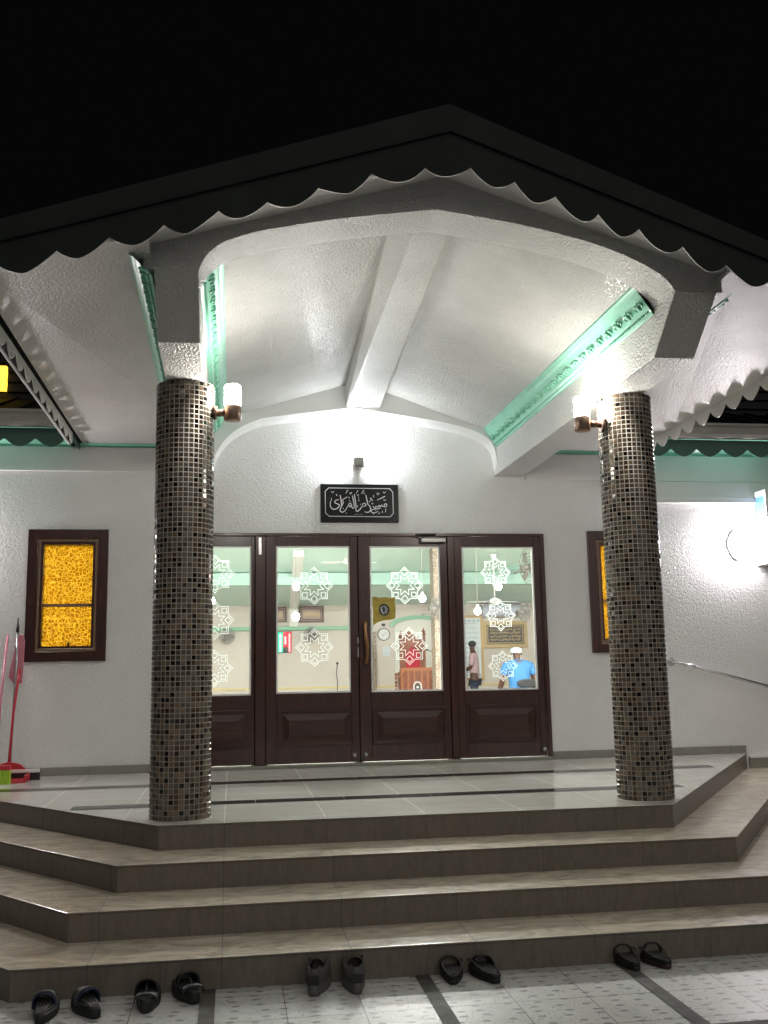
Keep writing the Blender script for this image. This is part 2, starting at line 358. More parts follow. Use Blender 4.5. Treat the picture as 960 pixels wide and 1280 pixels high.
# shallow bands at the wall head
w=MB(); w.box(-8,-1.64,-.035,-.002,2.70,2.925); w.build('wall_band',M['smooth'],bd,bevel=.004)
w=MB(); w.box(1.66,9,-.035,-.002,2.665,2.925); w.build('wall_band',M['smooth'],bd,bevel=.004)
w=MB(); w.box(2.78,9,-.05,-.037,2.445,2.66); w.box(2.78,9,-.065,-.052,2.445,2.50); w.box(2.78,9,-.037,-.002,2.445,2.66); w.build('wall_band',M['smooth'],bd,bevel=.003)
def crown(x0,x1,z0,z1,d,n='mint_crown'):
    c=MB(); c.prism([(-.002,z0),(-d*.35,z0),(-d*.4,z0+(z1-z0)*.3),(-d*.9,z0+(z1-z0)*.75),(-d,z1),(-.002,z1)],YZ,x0,x1); return c.build(n,M['mint'],bd)
crown(-8,-2.56,2.928,2.998,.09); crown(-2.55,-1.62,2.928,2.958,.06); crown(1.90,2.74,2.928,2.958,.06); crown(2.76,9,2.928,2.998,.09)
# skirting
for a,b in ((-4.13,DX0-.01),(DX1+.01,3.765)): w=MB(); w.box(a,b,-.018,-.001,.001,.072); w.build('skirting',M['skirt'],bd,bevel=.003)
w=MB(); w.box(3.79,9,-.018,-.001,-H+.001,-.05); w.build('skirting',M['skirt'],bd,bevel=.003)
w=MB(); w.box(3.79,9,-.03,-.001,-.048,-.03); w.build('skirting_cap',M['smooth'],bd)
# main eave: soffit, gutter, hanging scalloped fringe
def scallop(xs0, xs1, zc, zl, ztop, cusp0, pitch):
    pts=[(xs1,ztop),(xs0,ztop)]
    x=xs0
    while x<xs1:
        t=((x-cusp0)/pitch)%1.0
        h=(abs(t-.5)*2)**1.7
        pts.append((x, zl+(zc-zl)*h)); x+=pitch/14
    t=((xs1-cusp0)/pitch)%1.0; pts.append((xs1, zl+(zc-zl)*(abs(t-.5)*2)**1.7))
    return pts
for xa,xb,c0 in ((-8,-2.63,-3.125),(2.80,9,3.247)):
    e=MB(); e.box(xa,xb,-.45,-.0,3.0,3.02); e.build('eave_soffit',M['mint_dull'],bd)
    e=MB(); 
    e.prism([(-.455,3.0),(-.53,3.0),(-.55,3.03),(-.55,3.10),(-.57,3.115),(-.57,3.135),(-.555,3.135),(-.545,3.125),(-.455,3.12)],YZ,xa,xb)
    x=xa+.2
    while x<xb: e.box(x,x+.03,-.56,-.548,3.0,3.12); x+=1.35
    e.build('gutter',M['gutter'],bd)
    e=MB(); P=scallop(xa,xb,2.905,2.828,2.995,c0,.262)
    e.prism(P,XZ,-.452,-.446); e.build('scalloped_fringe',M['greenmetal'],bd)
    e=MB(); e.hexa([(xa,-.50,3.138),(xb,-.50,3.138),(xb,.5,3.50),(xa,.5,3.50),(xa,-.50,3.15),(xb,-.50,3.15),(xb,.5,3.515),(xa,.5,3.515)])
    x=xa
    while x<xb: e.hexa([(x,-.5,3.15),(x+.03,-.5,3.15),(x+.03,.5,3.515),(x,.5,3.515),(x,-.5,3.17),(x+.03,-.5,3.17),(x+.03,.5,3.535),(x,.5,3.535)]); x+=.25
    e.build('lower_roof',M['roof'],bd)
# upper storey, horizontal dark boards
u=MB(); z=3.48
while z<4.55:
    u.hexa([(-8,.49,z),(9,.49,z),(9,.6,z),(-8,.6,z),(-8,.515,z+.095),(9,.515,z+.095),(9,.6,z+.095),(-8,.6,z+.095)]); z+=.1
u.build('upper_cladding',M['cladding'],bd)
u=MB(); u.box(-3.75,-3.33,.44,.505,3.58,3.82); u.build('upper_window',M['litwin'],bd)
u=MB(); u.hexa([(-8,.3,4.58),(9,.3,4.58),(9,15,4.58),(-8,15,4.58),(-8,.3,4.7),(9,.3,4.7),(9,7,5.2),(-8,7,5.2)]); u.build('main_roof',M['roof'],bd)

# ---- windows
def window(x0,x1,z0,z1):
    fw=.085
    f=MB()
    f.ring([(x0+fw/2,z0+fw/2),(x1-fw/2,z0+fw/2),(x1-fw/2,z1-fw/2),(x0+fw/2,z1-fw/2)],fw,XZ,-.035,.10)
    o=f.build('window',M['wood'],bd,bevel=.004)
    a=fw+.004
    f=MB(); f.ring([(x0+a+.012,z0+a+.012),(x1-a-.012,z0+a+.012),(x1-a-.012,z1-a-.012),(x0+a+.012,z1-a-.012)],.022,XZ,-.024,.09); f.build('bead',M['bead'],o,bevel=.003)
    a+=.026
    f=MB(); f.ring([(x0+a+.010,z0+a+.010),(x1-a-.010,z0+a+.010),(x1-a-.010,z1-a-.010),(x0+a+.010,z1-a-.010)],.02,XZ,-.010,.08); f.build('sash',M['wood'],o,bevel=.003)
    a+=.021
    f=MB(); f.box(x0+a-.005,x1-a+.005,.05,.0505,z0+a-.005,z1-a+.005); f.build('amber_pane',M['amber'],o)
    zm=z0+.50
    f=MB(); f.box(x0+a,x1-a,.030,.0495,zm-.013,zm+.013); f.build('glazing_bar',M['bead'],o)
    f=MB(); xm=(x0+x1)/2+.02; f.cyl((xm,.02,z0+a-.01),(xm,.0,z0+a+.035),.012,.006,10); f.build('latch',M['rubber'],o)
window(*wl); window(*wr)

# ---- doors
def star(mb, cx, cz, R, w, y):
    def P(r,a): return (cx+r*cos(a), cz+r*sin(a))
    out=[]
    for k in range(8):
        out.append(P(R,pi/2+k*pi/4)); out.append(P(R*.765,pi/2+k*pi/4+pi/8))
    mb.ring(out,w,XZ,y-.001,y)
    for k in range(8):
        a=pi/2+k*pi/4; c=P(R*.70,a); s=R*.175
        mb.ring([(c[0]+s*cos(a+j*pi/2),c[1]+s*sin(a+j*pi/2)) for j in range(4)],w*.9,XZ,y-.001,y)
    inn=[]
    for k in range(8):
        inn.append(P(R*.30,pi/2+k*pi/4)); inn.append(P(R*.56,pi/2+k*pi/4+pi/8))
    mb.ring(inn,w*.9,XZ,y-.001,y)
def door(x0,x1,g,pn,yf,stars,R,name='door'):
    """leaf x0..x1; g glass rect, pn raised panel rect"""
    z0,z1=.035,2.105 if name=='door' else 2.105
    f=MB(); xs=[x0,g[0],g[1],x1]; zs=[z0,g[2],g[3],z1]
    y1=yf+.05
    f.box(x0,g[0],yf,y1,z0,z1); f.box(g[1],x1,yf,y1,z0,z1)
    f.box(g[0]+.0005,g[1]-.0005,yf+.001,y1,g[3],z1); f.box(g[0]+.0005,g[1]-.0005,yf+.001,y1,z0,g[2])
    o=f.build(name,M['wood'],bd,bevel=.003)
    f=MB(); f.ring([(pn[0],pn[2]),(pn[1],pn[2]),(pn[1],pn[3]),(pn[0],pn[3])],.026,XZ,yf-.012,yf-.0005)
    f.build('panel_moulding',M['wood_h'],o,bevel=.005)
    f=MB(); a=.055
    P0=[(pn[0]+.03,pn[2]+.03),(pn[1]-.03,pn[2]+.03),(pn[1]-.03,pn[3]-.03),(pn[0]+.03,pn[3]-.03)]
    P1=[(pn[0]+.03+a,pn[2]+.03+a),(pn[1]-.03-a,pn[2]+.03+a),(pn[1]-.03-a,pn[3]-.03-a),(pn[0]+.03+a,pn[3]-.03-a)]
    f.hexa([(q[0],yf-.001,q[1]) for q in P0]+[(q[0],yf-.014,q[1]) for q in P1]); f.build('raised_panel',M['wood_h'],o)
    f=MB(); f.ring([(g[0]+.008,g[2]+.008),(g[1]-.008,g[2]+.008),(g[1]-.008,g[3]-.008),(g[0]+.008,g[3]-.008)],.014,XZ,yf+.006,yf+.034); f.build('glazing_bead',M['lit_edge'],o)  # bead painted pale, as if its edge caught the room light
    f=MB(); f.box(g[0]+.002,g[1]-.002,yf+.022,yf+.026,g[2]+.002,g[3]-.002); f.build('glass_pane',M['glass'],o)
    for cx,cz,r in stars:
        f=MB(); star(f,cx,cz,r*.94,.0056,yf+.021); f.build('frosted_star',M['film'],o)
    return o
f=MB(); f.box(DX0,DX1,-.03,.12,2.108,DZ); f.box(DX0,DX0+.04,-.03,.12,.001,2.107); f.box(DX1-.04,DX1,-.03,.12,.001,2.107)
f.build('door_frame',M['wood'],bd,bevel=.004)
for a,b in ((-.955,-.862),(.862,.925)):
    f=MB(); f.prism([(a,-.028),(b,-.028),(b,.052),(b+.03,.052),(b+.03,.10),(a-.03,.10),(a-.03,.052),(a,.052)],lambda p,q,d:(p,q,d),.03,2.106); f.build('door_mullion',M['wood'],bd,bevel=.004)
f=MB(); f.box(-.03,.03,.04,.07,.03,2.106); f.build('door_astragal',M['wood'],bd)
f=MB(); f.box(DX0,DX1,-.05,.15,.002,.028); f.build('door_sill',M['skirt'],bd,bevel=.003)
dl1=door(DX0+.045,-.960,(-1.625,-.992,.652,2.018),(-1.60,-1.02,.19,.51),.0,[(-1.322,1.758,.185),(-1.322,1.335,.185),(-1.322,.90,.175)],.18)
dl2=door(-.857,-.004,(-.765,-.078,.660,2.016),(-.735,-.062,.195,.505),-.012,[(-.411,1.645,.185),(-.411,1.075,.185)],.18)
dl3=door(.004,.857,(.112,.788,.656,2.016),(.13,.80,.195,.505),-.012,[(.446,1.643,.185),(.479,1.075,.185)],.18)
dl4=door(.930,DX1-.045,(1.003,1.715,.650,2.010),(1.045,1.68,.185,.51),.0,[(1.338,1.765,.155),(1.372,1.35,.155),(1.378,.875,.150)],.16)
# handle on the right of the middle leaves
f=MB(); z=[.915+.4*k/10 for k in range(11)]
f.tube([(.062+.008*sin(k*.6),-.055-.03*sin(pi*k/10),z[k]) for k in range(11)],[.016,.017,.014,.014,.016,.017,.016,.014,.014,.017,.016],10)
f.cyl((.062,-.012,.93),(.062,-.06,.93),.012,n=12); f.cyl((.062,-.012,1.30),(.062,-.06,1.30),.012,n=12); f.build('pull_handle',M['handle'],dl3)
f=MB(); f.box(-.012,-.004,-.0165,-.0125,1.10,1.16); f.box(-.012,-.004,-.0165,-.0125,.98,1.07); f.build('lock_plate',M['steel'],dl2)
for x,dd,yy in ((-.055,dl2,-.012),(.05,dl3,-.012),(1.74,dl4,0)):
    f=MB(); f.cyl((x,yy,.10),(x,yy-.03,.10),.022,.018,16); f.sphere((x,yy-.035,.10),.016,8); f.build('floor_bolt_knob',M['steel'],dd)
# door closer
f=MB(); f.box(.60,.84,-.075,-.0135,2.045,2.085); f.build('door_closer',M['cup'],dl3,bevel=.006)
f=MB(); f.tube([(.64,-.05,2.09),(.54,-.09,2.12),(.75,-.06,2.125)],.007); f.build('closer_arm',M['rubber'],dl3)
f=MB(); f.box(-.925,-.90,-.045,-.0285,1.93,2.09); f.build('hinge_bolt',M['steel'],bd)
# torn mustard notice stuck on the glass
f=MB(); P=[(.135,1.535),(.16,1.545),(.20,1.532),(.26,1.538),(.30,1.53),(.352,1.536),(.349,1.47),(.356,1.42),(.35,1.318),(.30,1.30),(.24,1.296),(.20,1.285),(.17,1.268),(.14,1.245),(.136,1.30),(.142,1.38),(.133,1.46)]
P=[(a,1.39+(b-1.39)*.9+.01) for a,b in P]
f.prism(P,XZ,.0065,.0085); st=f.build('paper_notice',M['mustard'],dl3)
f=MB(); n=28; f.prism([(.245+.052*cos(2*pi*i/n),1.415+.056*sin(2*pi*i/n)) for i in range(n)],XZ,.0055,.0062,0)
f.ring([(.245+.030*cos(2*pi*i/14),1.415+.034*sin(2*pi*i/14)) for i in range(14)],.005,XZ,.0045,.0052,1)
f.stroke([(.215,1.44),(.225,1.40),(.24,1.375)],.012,XZ,.0045,.0052,1); f.stroke([(.25,1.44),(.265,1.42),(.25,1.40),(.27,1.385)],.006,XZ,.0045,.0052,1)
xx=.165
for ch in range(9):
    if ch in (3,): xx+=.012; 
    f.stroke([(xx,1.493),(xx+.004,1.507),(xx+.009,1.495),(xx+.012,1.508)],.003,XZ,.0055,.0062,2); xx+=.0185
f.build('notice_emblem',[M['dark'],M['paper'],mat('notice_print',(.22,.14,.02),.6)],dl3)

# ---- interior shell
IZ=-.22
w=MB(); w.box(-7.8,8.8,14.0,14.6,IZ,3.7); w.build('interior_rear_wall',M['cream'],bd)
w=MB(); w.box(-7.8,8.8,.201,14.0,IZ-.1,IZ); w.build('interior_floor',M['carpet'],bd)
w=MB(); w.hexa([(-7.8,.201,3.3),(8.8,.201,3.3),(8.8,8,3.3),(-7.8,8,3.3),(-7.8,.201,3.4),(8.8,.201,3.4),(8.8,8,3.4),(-7.8,8,3.4)])
w.hexa([(-7.8,8,3.3),(8.8,8,3.3),(8.8,13.999,2.36),(-7.8,13.999,2.36),(-7.8,8,3.4),(8.8,8,3.4),(8.8,13.999,2.46),(-7.8,13.999,2.46)])
w.build('interior_ceiling',M['intmint'],bd)
for a,b in ((-5,-4.8),(7.4,7.6)): w=MB(); w.box(a,b,.201,14,IZ,3.3); w.build('interior_side_wall',M['cream'],bd)
for q in ((10.9,11.15,2.57,2.82),(7.9,8.1,3.12,3.30)): w=MB(); w.box(-4.8,7.4,*q); w.build('ceiling_beam',M['intmint2'],bd,bevel=.01)
w=MB()
w.hexa([(.14,13.9,2.26),(.34,13.9,2.26),(.16,9.3,2.98),(-.04,9.3,2.98),(.14,13.9,2.37),(.34,13.9,2.37),(.16,9.3,3.09),(-.04,9.3,3.09)])
w.box(.14,.34,13.9,13.999,1.86,2.3); w.build('ceiling_rib',M['intwhite'],bd)
w=MB(); w.hexa([(4.3,10.9,2.75),(4.5,10.9,2.75),(6.2,8.1,3.2),(6.0,8.1,3.2),(4.3,10.9,2.9),(4.5,10.9,2.9),(6.2,8.1,3.3),(6.0,8.1,3.3)]); w.build('ceiling_rib',M['intmint2'],bd)
w=MB(); w.box(-4.8,2.1,13.90,13.999,1.775,1.86); w.build('wall_ledge',M['ledge'],bd,bevel=.01)
w=MB(); w.box(-4.8,7.4,13.985,13.999,.43,.47); w.build('wall_line',M['yellow'],bd)
w=MB(); w.box(2.06,2.17,13.93,13.999,IZ,1.72); w.build('tiled_strip',M['speckle'],bd)
w=MB(); w.box(2.57,2.98,9.0,9.35,IZ,3.2); w.build('interior_pillar',M['speckle'],bd)
# niche with green arch
w=MB(); w.prism([(2.62,IZ),(3.78,IZ),(3.78,1.80)]+[(3.2+.58*cos(a),1.80+.20*sin(a)) for a in [pi*k/12 for k in range(1,12)]]+[(2.62,1.80)],XZ,13.97,13.999); w.build('niche_panel',M['intwhite'],bd)
w=MB(); w.stroke([(3.2+.66*cos(pi*k/16),1.83+.22*sin(pi*k/16)) for k in range(17)],.09,XZ,13.93,13.969); w.build('niche_arch',M['ledge'],bd)

# ------------------------------------------------------------------ interior things
def on_wall_frame(name,label,cat,x0,x1,z0,z1,fw,fm,field,ink,lines,amp,group=None,inner=None):
    t=thing(name,label,cat,((x0+x1)/2,13.99,z0),0,group); hw=(x1-x0)/2; h=z1-z0
    f=MB(); f.ring([(-hw+fw/2,fw/2),(hw-fw/2,fw/2),(hw-fw/2,h-fw/2),(-hw+fw/2,h-fw/2)],fw,XZ,-.05,0); f.build('frame',fm,t,bevel=.006)
    f=MB(); f.box(-hw+fw*.8,hw-fw*.8,-.03,-.005,fw*.8,h-fw*.8); f.build('picture_field',field,t)
    if inner:
        f=MB(); a=fw+.03; f.ring([(-hw+a,a),(hw-a,a),(hw-a,h-a),(-hw+a,h-a)],.02,XZ,-.036,-.031); f.build('inner_border',inner,t)
    f=MB(); rnd=random.Random(len(label))
    mrg=fw+.07
    for r in range(lines):
        zc=mrg+(h-2*mrg)*(r+.5)/lines if lines>1 else h/2
        x=-hw+mrg+rnd.random()*.03
        while x<hw-mrg-.02:
            l=.03+.05*rnd.random(); l=min(l,hw-mrg-x)
            pts=[(x+l*q/5, zc+amp*(rnd.random()-.5)*2) for q in range(6)]
            f.stroke(pts,amp*.5,XZ,-.034,-.0305); x+=l+.012
            if rnd.random()<.5: f.stroke([(x-l/2,zc+amp*1.3),(x-l/2+.012,zc+amp*1.6)],amp*.4,XZ,-.034,-.0305)
    f.build('script',ink,t); return t
on_wall_frame('wall_picture','brown framed gold calligraphy panel above the green ledge, in left middle door','picture',.37,.945,1.955,2.335,.035,M['fbrown'],M['rose'],M['gold'],1,.05,'calligraphy panels on the ledge',M['fbrown'])
on_wall_frame('wall_picture','brown framed panel cut off by the left middle door edge','picture',-.35,.08,1.965,2.32,.035,M['fbrown'],M['rose'],M['gold'],1,.05,'calligraphy panels on the ledge',M['fbrown'])
on_wall_frame('wall_picture','large dark calligraphy board in a heavy gold frame behind the man in blue','picture',4.76,5.85,1.30,1.93,.085,M['gold'],M['charcoal'],M['gold'],4,.03,None,M['gold'])
t=on_wall_frame('wall_chart','tall white prayer chart in a tan frame behind the man in pink','chart',4.00,4.76,.55,2.08,.06,M['tanframe'],M['paper'],M['ink'],11,.012)
f=MB()
for k in range(6):
    for zz in (.12,1.40): f.ring([(-.28+k*.11+.03*cos(pi/2*j),zz+.03*sin(pi/2*j)) for j in range(4)],.01,XZ,-.034,-.0305)
f.build('diamond_border',M['ink'],t)
t=thing('split_air_conditioner','white wall air conditioner above the large gold framed board inside','air conditioner',(5.28,13.99,2.02))
f=MB(); f.prism([(0,.0),(-.16,.02),(-.20,.08),(-.20,.24),(-.15,.30),(0,.30)],YZ,-.55,.55); f.build('casing',mat('bluish_plastic',(.60,.61,.74),.4),t,bevel=.01)
f=MB(); f.box(-.48,.48,-.195,-.15,.012,.045); f.build('louvre',M['fan'],t)
t=thing('wall_clock','round white wall clock with black rim beside the minbar','clock',(2.36,13.99,1.655))
f=MB(); f.cyl((0,0,0),(0,-.03,0),.14,n=32); f.build('face',M['white'],t)
f=MB(); n=32; f.ring([(.14*cos(2*pi*i/n),.14*sin(2*pi*i/n)) for i in range(n)],.014,XZ,-.04,0); f.build('rim',M['dark'],t)
f=MB(); f.stroke([(0,0),(-.05,-.045)],.010,XZ,-.036,-.031); f.stroke([(0,0),(.07,.05)],.006,XZ,-.036,-.031)
for k in range(12): a=k*pi/6; f.stroke([(.11*cos(a),.11*sin(a)),(.125*cos(a),.125*sin(a))],.008,XZ,-.036,-.031)
f.build('hands',M['dark'],t)
f=MB(); f.box(2.315,2.40,13.97,13.99,1.85,1.91); tag(f.build('wall_plaque',M['dark']),'small dark plaque on the wall just above the white clock','plaque')
t=thing('paper_sheet','white printed sheet on the wall under the round clock','notice',(2.42,13.985,1.15))
f=MB(); f.box(-.085,.085,-.006,0,0,.23); f.build('sheet',M['paper'],t)
f=MB()
for k in range(7): f.box(-.065,.065,-.009,-.0065,.03+k*.027,.036+k*.027)
f.build('print',mat('grey_print',(.45,.47,.5),.6),t)
# led board
t=thing('led_display','green and red lit display board with white lettering on the inside wall','display board',(.03,13.99,1.262))
f=MB(); f.box(-.165,.165,-.05,0,0,.485); f.build('housing',M['dark'],t)
f=MB(); f.box(-.155,-.035,-.055,-.0505,.01,.475); f.build('green_panel',M['gled'],t)
f=MB(); f.box(-.03,.075,-.055,-.0505,.13,.475); f.box(.08,.155,-.055,-.0505,.01,.475); f.build('red_panel',M['rled'],t)
f=MB(); rnd=random.Random(3)
f.stroke([(-.11,.36),(-.095,.43),(-.08,.36)],.035,XZ,-.058,-.0555)
for zz in [.03+.028*k for k in range(11)]: f.stroke([(-.12,zz),(-.105,zz+.015),(-.09,zz),(-.07,zz+.014)],.009,XZ,-.058,-.0555)
for zz in [.20+.03*k for k in range(6)]: f.stroke([(.0,zz),(.015,zz+.018),(.035,zz)],.012,XZ,-.058,-.0555)
for zz in [.03+.03*k for k in range(14)]: f.stroke([(.095,zz),(.11,zz+.016),(.13,zz+.002)],.009,XZ,-.058,-.0555)
f.build('lettering',M['wled'],t)
# minbar
t=thing('minbar','carved reddish wood minbar with crimson back and railed front','pulpit',(2.72,12.0,IZ))
f=MB(); f.box(-.30,-.24,.1,.16,0,1.72); f.box(.20,.27,.1,.16,0,1.78)
for xx,zt in ((-.27,1.72),(.235,1.78)): f.lathe((xx,.13,zt),[(.045,0),(.06,.02),(.03,.05),(.05,.07),(.025,.11),(.004,.17)],12)
f.build('post',M['mwood'],t,bevel=.004)
f=MB(); f.prism([(-.24,.9),(.20,.9),(.20,1.70),(.10,1.72),(.02,1.78),(-.10,1.90),(-.18,1.76),(-.24,1.70)],XZ,.12,.15); f.build('back_board',M['mwood'],t,bevel=.006)
f=MB(); f.prism([(-.17,.9),(.14,.9),(.14,1.40),(-.015,1.55),(-.17,1.40)],XZ,.09,.119); f.build('crimson_cushion',M['crimson'],t,bevel=.02)
f=MB(); f.box(-.36,.40,-.20,-.14,0,1.06); f.box(-.36,-.30,-.2,.12,0,1.0); f.box(.34,.46,-.22,.1,0,1.10); f.build('front_panel',M['mwood'],t,bevel=.006)
f=MB(); f.box(-.34,.36,-.23,-.205,1.02,1.09)
for xx in (-.33,-.20,-.07,.09,.22): f.box(xx,xx+.035,-.228,-.2015,0,1.02)
f.tube([(-.40,-.22,.86),(-.36,-.22,.92),(-.22,-.22,1.05)],.02); f.build('rail',M['mwood2'],t)
f=MB(); f.stroke([(-.07,.5),(-.07,.70)]+[(.01+.08*cos(a),.70+.09*sin(a)) for a in [pi-pi*k/8 for k in range(9)]]+[(.09,.5)],.025,XZ,-.245,-.2305); f.build('arch_motif',M['white'],t)
f=MB(); f.cyl((.01,-.2305,.68),(.01,-.25,.68),.06,n=20,mi=1); f.cyl((.01,-.2505,.68),(.01,-.256,.68),.025,n=16); f.build('round_emblem',[M['white'],M['charcoal']],t)
for k in range(5):
    f=MB(); f.lathe((-.44,-.18,.20+.16*k),[(.012,0),(.03,.03),(.012,.07),(.035,.1),(.012,.15)],10); f.build('baluster',M['mwood'],t)
f=MB(); f.box(3.10,3.26,11.3,11.5,IZ,.52); f.box(3.08,3.28,11.28,11.52,.52,.56); tag(f.build('side_cabinet',M['charcoal'],bevel=.006),'small dark speaker box on the floor at the right foot of the minbar','speaker')
t=thing('microphone_stand','thin gooseneck microphone rising above the minbar rail','microphone',(3.1,11.7,IZ))
f=MB(); f.lathe((0,0,0),[(.001,0),(.06,0),(.06,.02),(.02,.03),(.012,1.0)],12); f.build('base',M['rubber'],t)
f=MB(); f.tube([(0,0,1.0),(.01,0,1.15),(.0,0,1.33),(-.05,0,1.42),(-.14,0,1.46)],.008); f.build('gooseneck',M['rubber'],t)
f=MB(); f.sphere((-.16,0,1.46),.022,8); f.build('capsule',M['rubber'],t)
t=thing('microphone_stand','slim dark floor microphone stand in front of the cream wall','microphone',(.84,10,IZ))
f=MB(); f.lathe((0,0,0),[(.001,0),(.12,0),(.12,.02),(.012,.04)],16); f.build('base',M['rubber'],t)
f=MB(); f.tube([(0,0,.03),(0,0,.85),(-.02,0,1.0),(.0,0,1.18)],.009); f.build('pole',M['rubber'],t)
f=MB(); f.sphere((.0,0,1.2),.025,8); f.build('capsule',M['rubber'],t)
# fans
def fan(x,y,z,r,rz,label,drop=0):
    t=thing('wall_fan',label,'fan',(x,y,z),rz,'fans in the prayer hall')
    f=MB()
    for q in range(4):
        rr=r*(.4+.2*q); f.tube([(rr*cos(2*pi*k/24),-.09-.03*(1-q/3),rr*sin(2*pi*k/24)) for k in range(25)],.006,6)
    for k in range(20):
        a=2*pi*k/20; f.tube([(0,-.13,0),(r*.6*cos(a),-.12,r*.6*sin(a)),(r*cos(a),-.07,r*sin(a)),(r*.6*cos(a),-.02,r*.6*sin(a)),(0,0,0)],.003,4)
    f.build('cage',M['fan'],t)
    f=MB()
    for k in range(3):
        a=2*pi*k/3; f.prism([(r*.15*cos(a),r*.15*sin(a)),(r*.85*cos(a-.35),r*.85*sin(a-.35)),(r*.9*cos(a+.1),r*.9*sin(a+.1)),(r*.5*cos(a+.5),r*.5*sin(a+.5))],XZ,-.07,-.06)
    f.build('blades',M['fan'],t)
    f=MB(); f.cyl((0,-.12,0),(0,.10,0),.05,n=16); f.tube([(0,.08,0),(0,.14,-.08),(0,.26,-.10)],.018); f.build('motor',M['fan'],t)
fan(2.50,8.72,1.95,.21,radians(42),'grey caged fan on the speckled pillar, above and right of the clock')
fan(4.33,8.9,2.72,.33,radians(40),'largest grey fan, high at the top right of the rightmost door glass')
fan(4.42,9.6,1.90,.19,radians(35),'grey fan at right edge of the rightmost door glass, right of the air conditioner')
fan(.66,13.75,1.66,.17,radians(-20),'small fan under the green ledge, behind the lower star of left middle door')
fan(-1.30,13.75,1.66,.18,radians(10),'small fan under the green ledge, seen in the leftmost door glass')
# pendants
def pendant(x,y,z,zc,label,r=.055):
    t=thing('pendant_lamp',label,'lamp',(x,y,z),0,'glowing pendant bulbs in the prayer hall')
    f=MB(); f.sphere((0,0,0),r,12,sz=1.15); f.build('globe',M['globe'],t)
    f=MB(); f.cyl((0,0,r),(0,0,r+.05),.022,n=12); f.build('cap',M['white'],t)
    f=MB(); f.cyl((0,0,r+.05),(0,0,zc-z),.004,n=6); f.build('cord',M['fan'],t)
pendant(-.138,7,2.22,3.3,'glowing bulb at the left side of left middle door, left of its upper star')
pendant(.02,9.6,1.86,3.05,'dim hanging bulb below another bulb, over the brown calligraphy panels',.07)
pendant(-1.504,7,2.0,3.3,'glowing bulb in the leftmost door glass between its two upper stars')
pendant(1.962,7,2.01,3.3,'glowing bulb right of the upper star in the right middle door')
pendant(3.274,7,2.20,3.3,'glowing bulb just under the top star of the rightmost door')
pendant(2.899,7,1.79,3.3,'lowest glowing bulb in the rightmost door, left of the air conditioner')
def cfan(x,y,z,zc,label):
    t=thing('ceiling_fan',label,'ceiling fan',(x,y,z),0,'ceiling fans')
    f=MB(); f.lathe((0,0,0),[(.001,-.05),(.09,-.04),(.11,0),(.09,.04),(.02,.07)],20); f.build('motor',M['white'],t)
    f=MB(); f.cyl((0,0,.06),(0,0,zc-z-.02),.014,n=10); f.lathe((0,0,zc-z-.10),[(.02,0),(.055,.05),(.06,.1)],16); f.build('rod',M['white'],t)
    for k in range(3):
        a=2*pi*k/3+.4; c,s_=cos(a),sin(a)
        f=MB(); f.hexa([(c*.1+s_*.05,s_*.1-c*.05,-.01),(c*.55+s_*.065,s_*.55-c*.065,-.01),(c*.55-s_*.065,s_*.55+c*.065,.01),(c*.1-s_*.05,s_*.1+c*.05,.005),
          (c*.1+s_*.05,s_*.1-c*.05,-.004),(c*.55+s_*.065,s_*.55-c*.065,-.004),(c*.55-s_*.065,s_*.55+c*.065,.016),(c*.1-s_*.05,s_*.1+c*.05,.011)]); f.build('blade',M['white'],t)
cfan(.90,8.4,2.78,3.24,'white ceiling fan at the top right of left middle door glass')
cfan(3.9,9.6,2.12,3.05,'white ceiling fan low behind the rightmost door glass, above the air conditioner')
cfan(-1.72,8.4,2.80,3.24,'white ceiling fan at the top of the leftmost door glass')
for k,(x,y) in enumerate(((-2.6,2.4),(1.2,2.4),(5,2.4),(-2.6,5.4),(1.2,5.4),(5,5.4))):  # added light panels, out of view, to brighten the prayer hall
    zc=3.3 if y<8 else 3.3-(y-8)*.1567
    t=thing('added_hall_light','added light panel, unseen under the prayer hall ceiling, that brightens the hall','added light',(x,y,zc-.02),0,'added lights, unseen under the prayer hall ceiling')
    f=MB(); f.box(-.75,.75,-.12,.12,-.04,0); f.build('housing',M['white'],t)
    f=MB(); f.box(-.70,.70,-.10,.10,-.075,-.041); f.build('diffuser',M['tube'],t)

# ------------------------------------------------------------------ people
def skinmesh(name, joints, edges, material, parent, sub=2):
    me=bpy.data.meshes.new(name); me.from_pydata([j[0] for j in joints],edges,[]); me.materials.append(material)
    o=bpy.data.objects.new(name,me); COL.objects.link(o)
    if parent: o.parent=parent
    sk=o.modifiers.new('skin','SKIN'); sk.use_smooth_shade=True
    if not me.skin_vertices: 
        bpy.context.view_layer.objects.active=o
        with bpy.context.temp_override(object=o, active_object=o): bpy.ops.mesh.customdata_skin_add()
    for i,j in enumerate(joints):
        r=j[1]; me.skin_vertices[0].data[i].radius=(r,r) if not isinstance(r,tuple) else r
    me.skin_vertices[0].data[0].use_root=True
    s=o.modifiers.new('sub','SUBSURF'); s.levels=sub; s.render_levels=sub
    return o
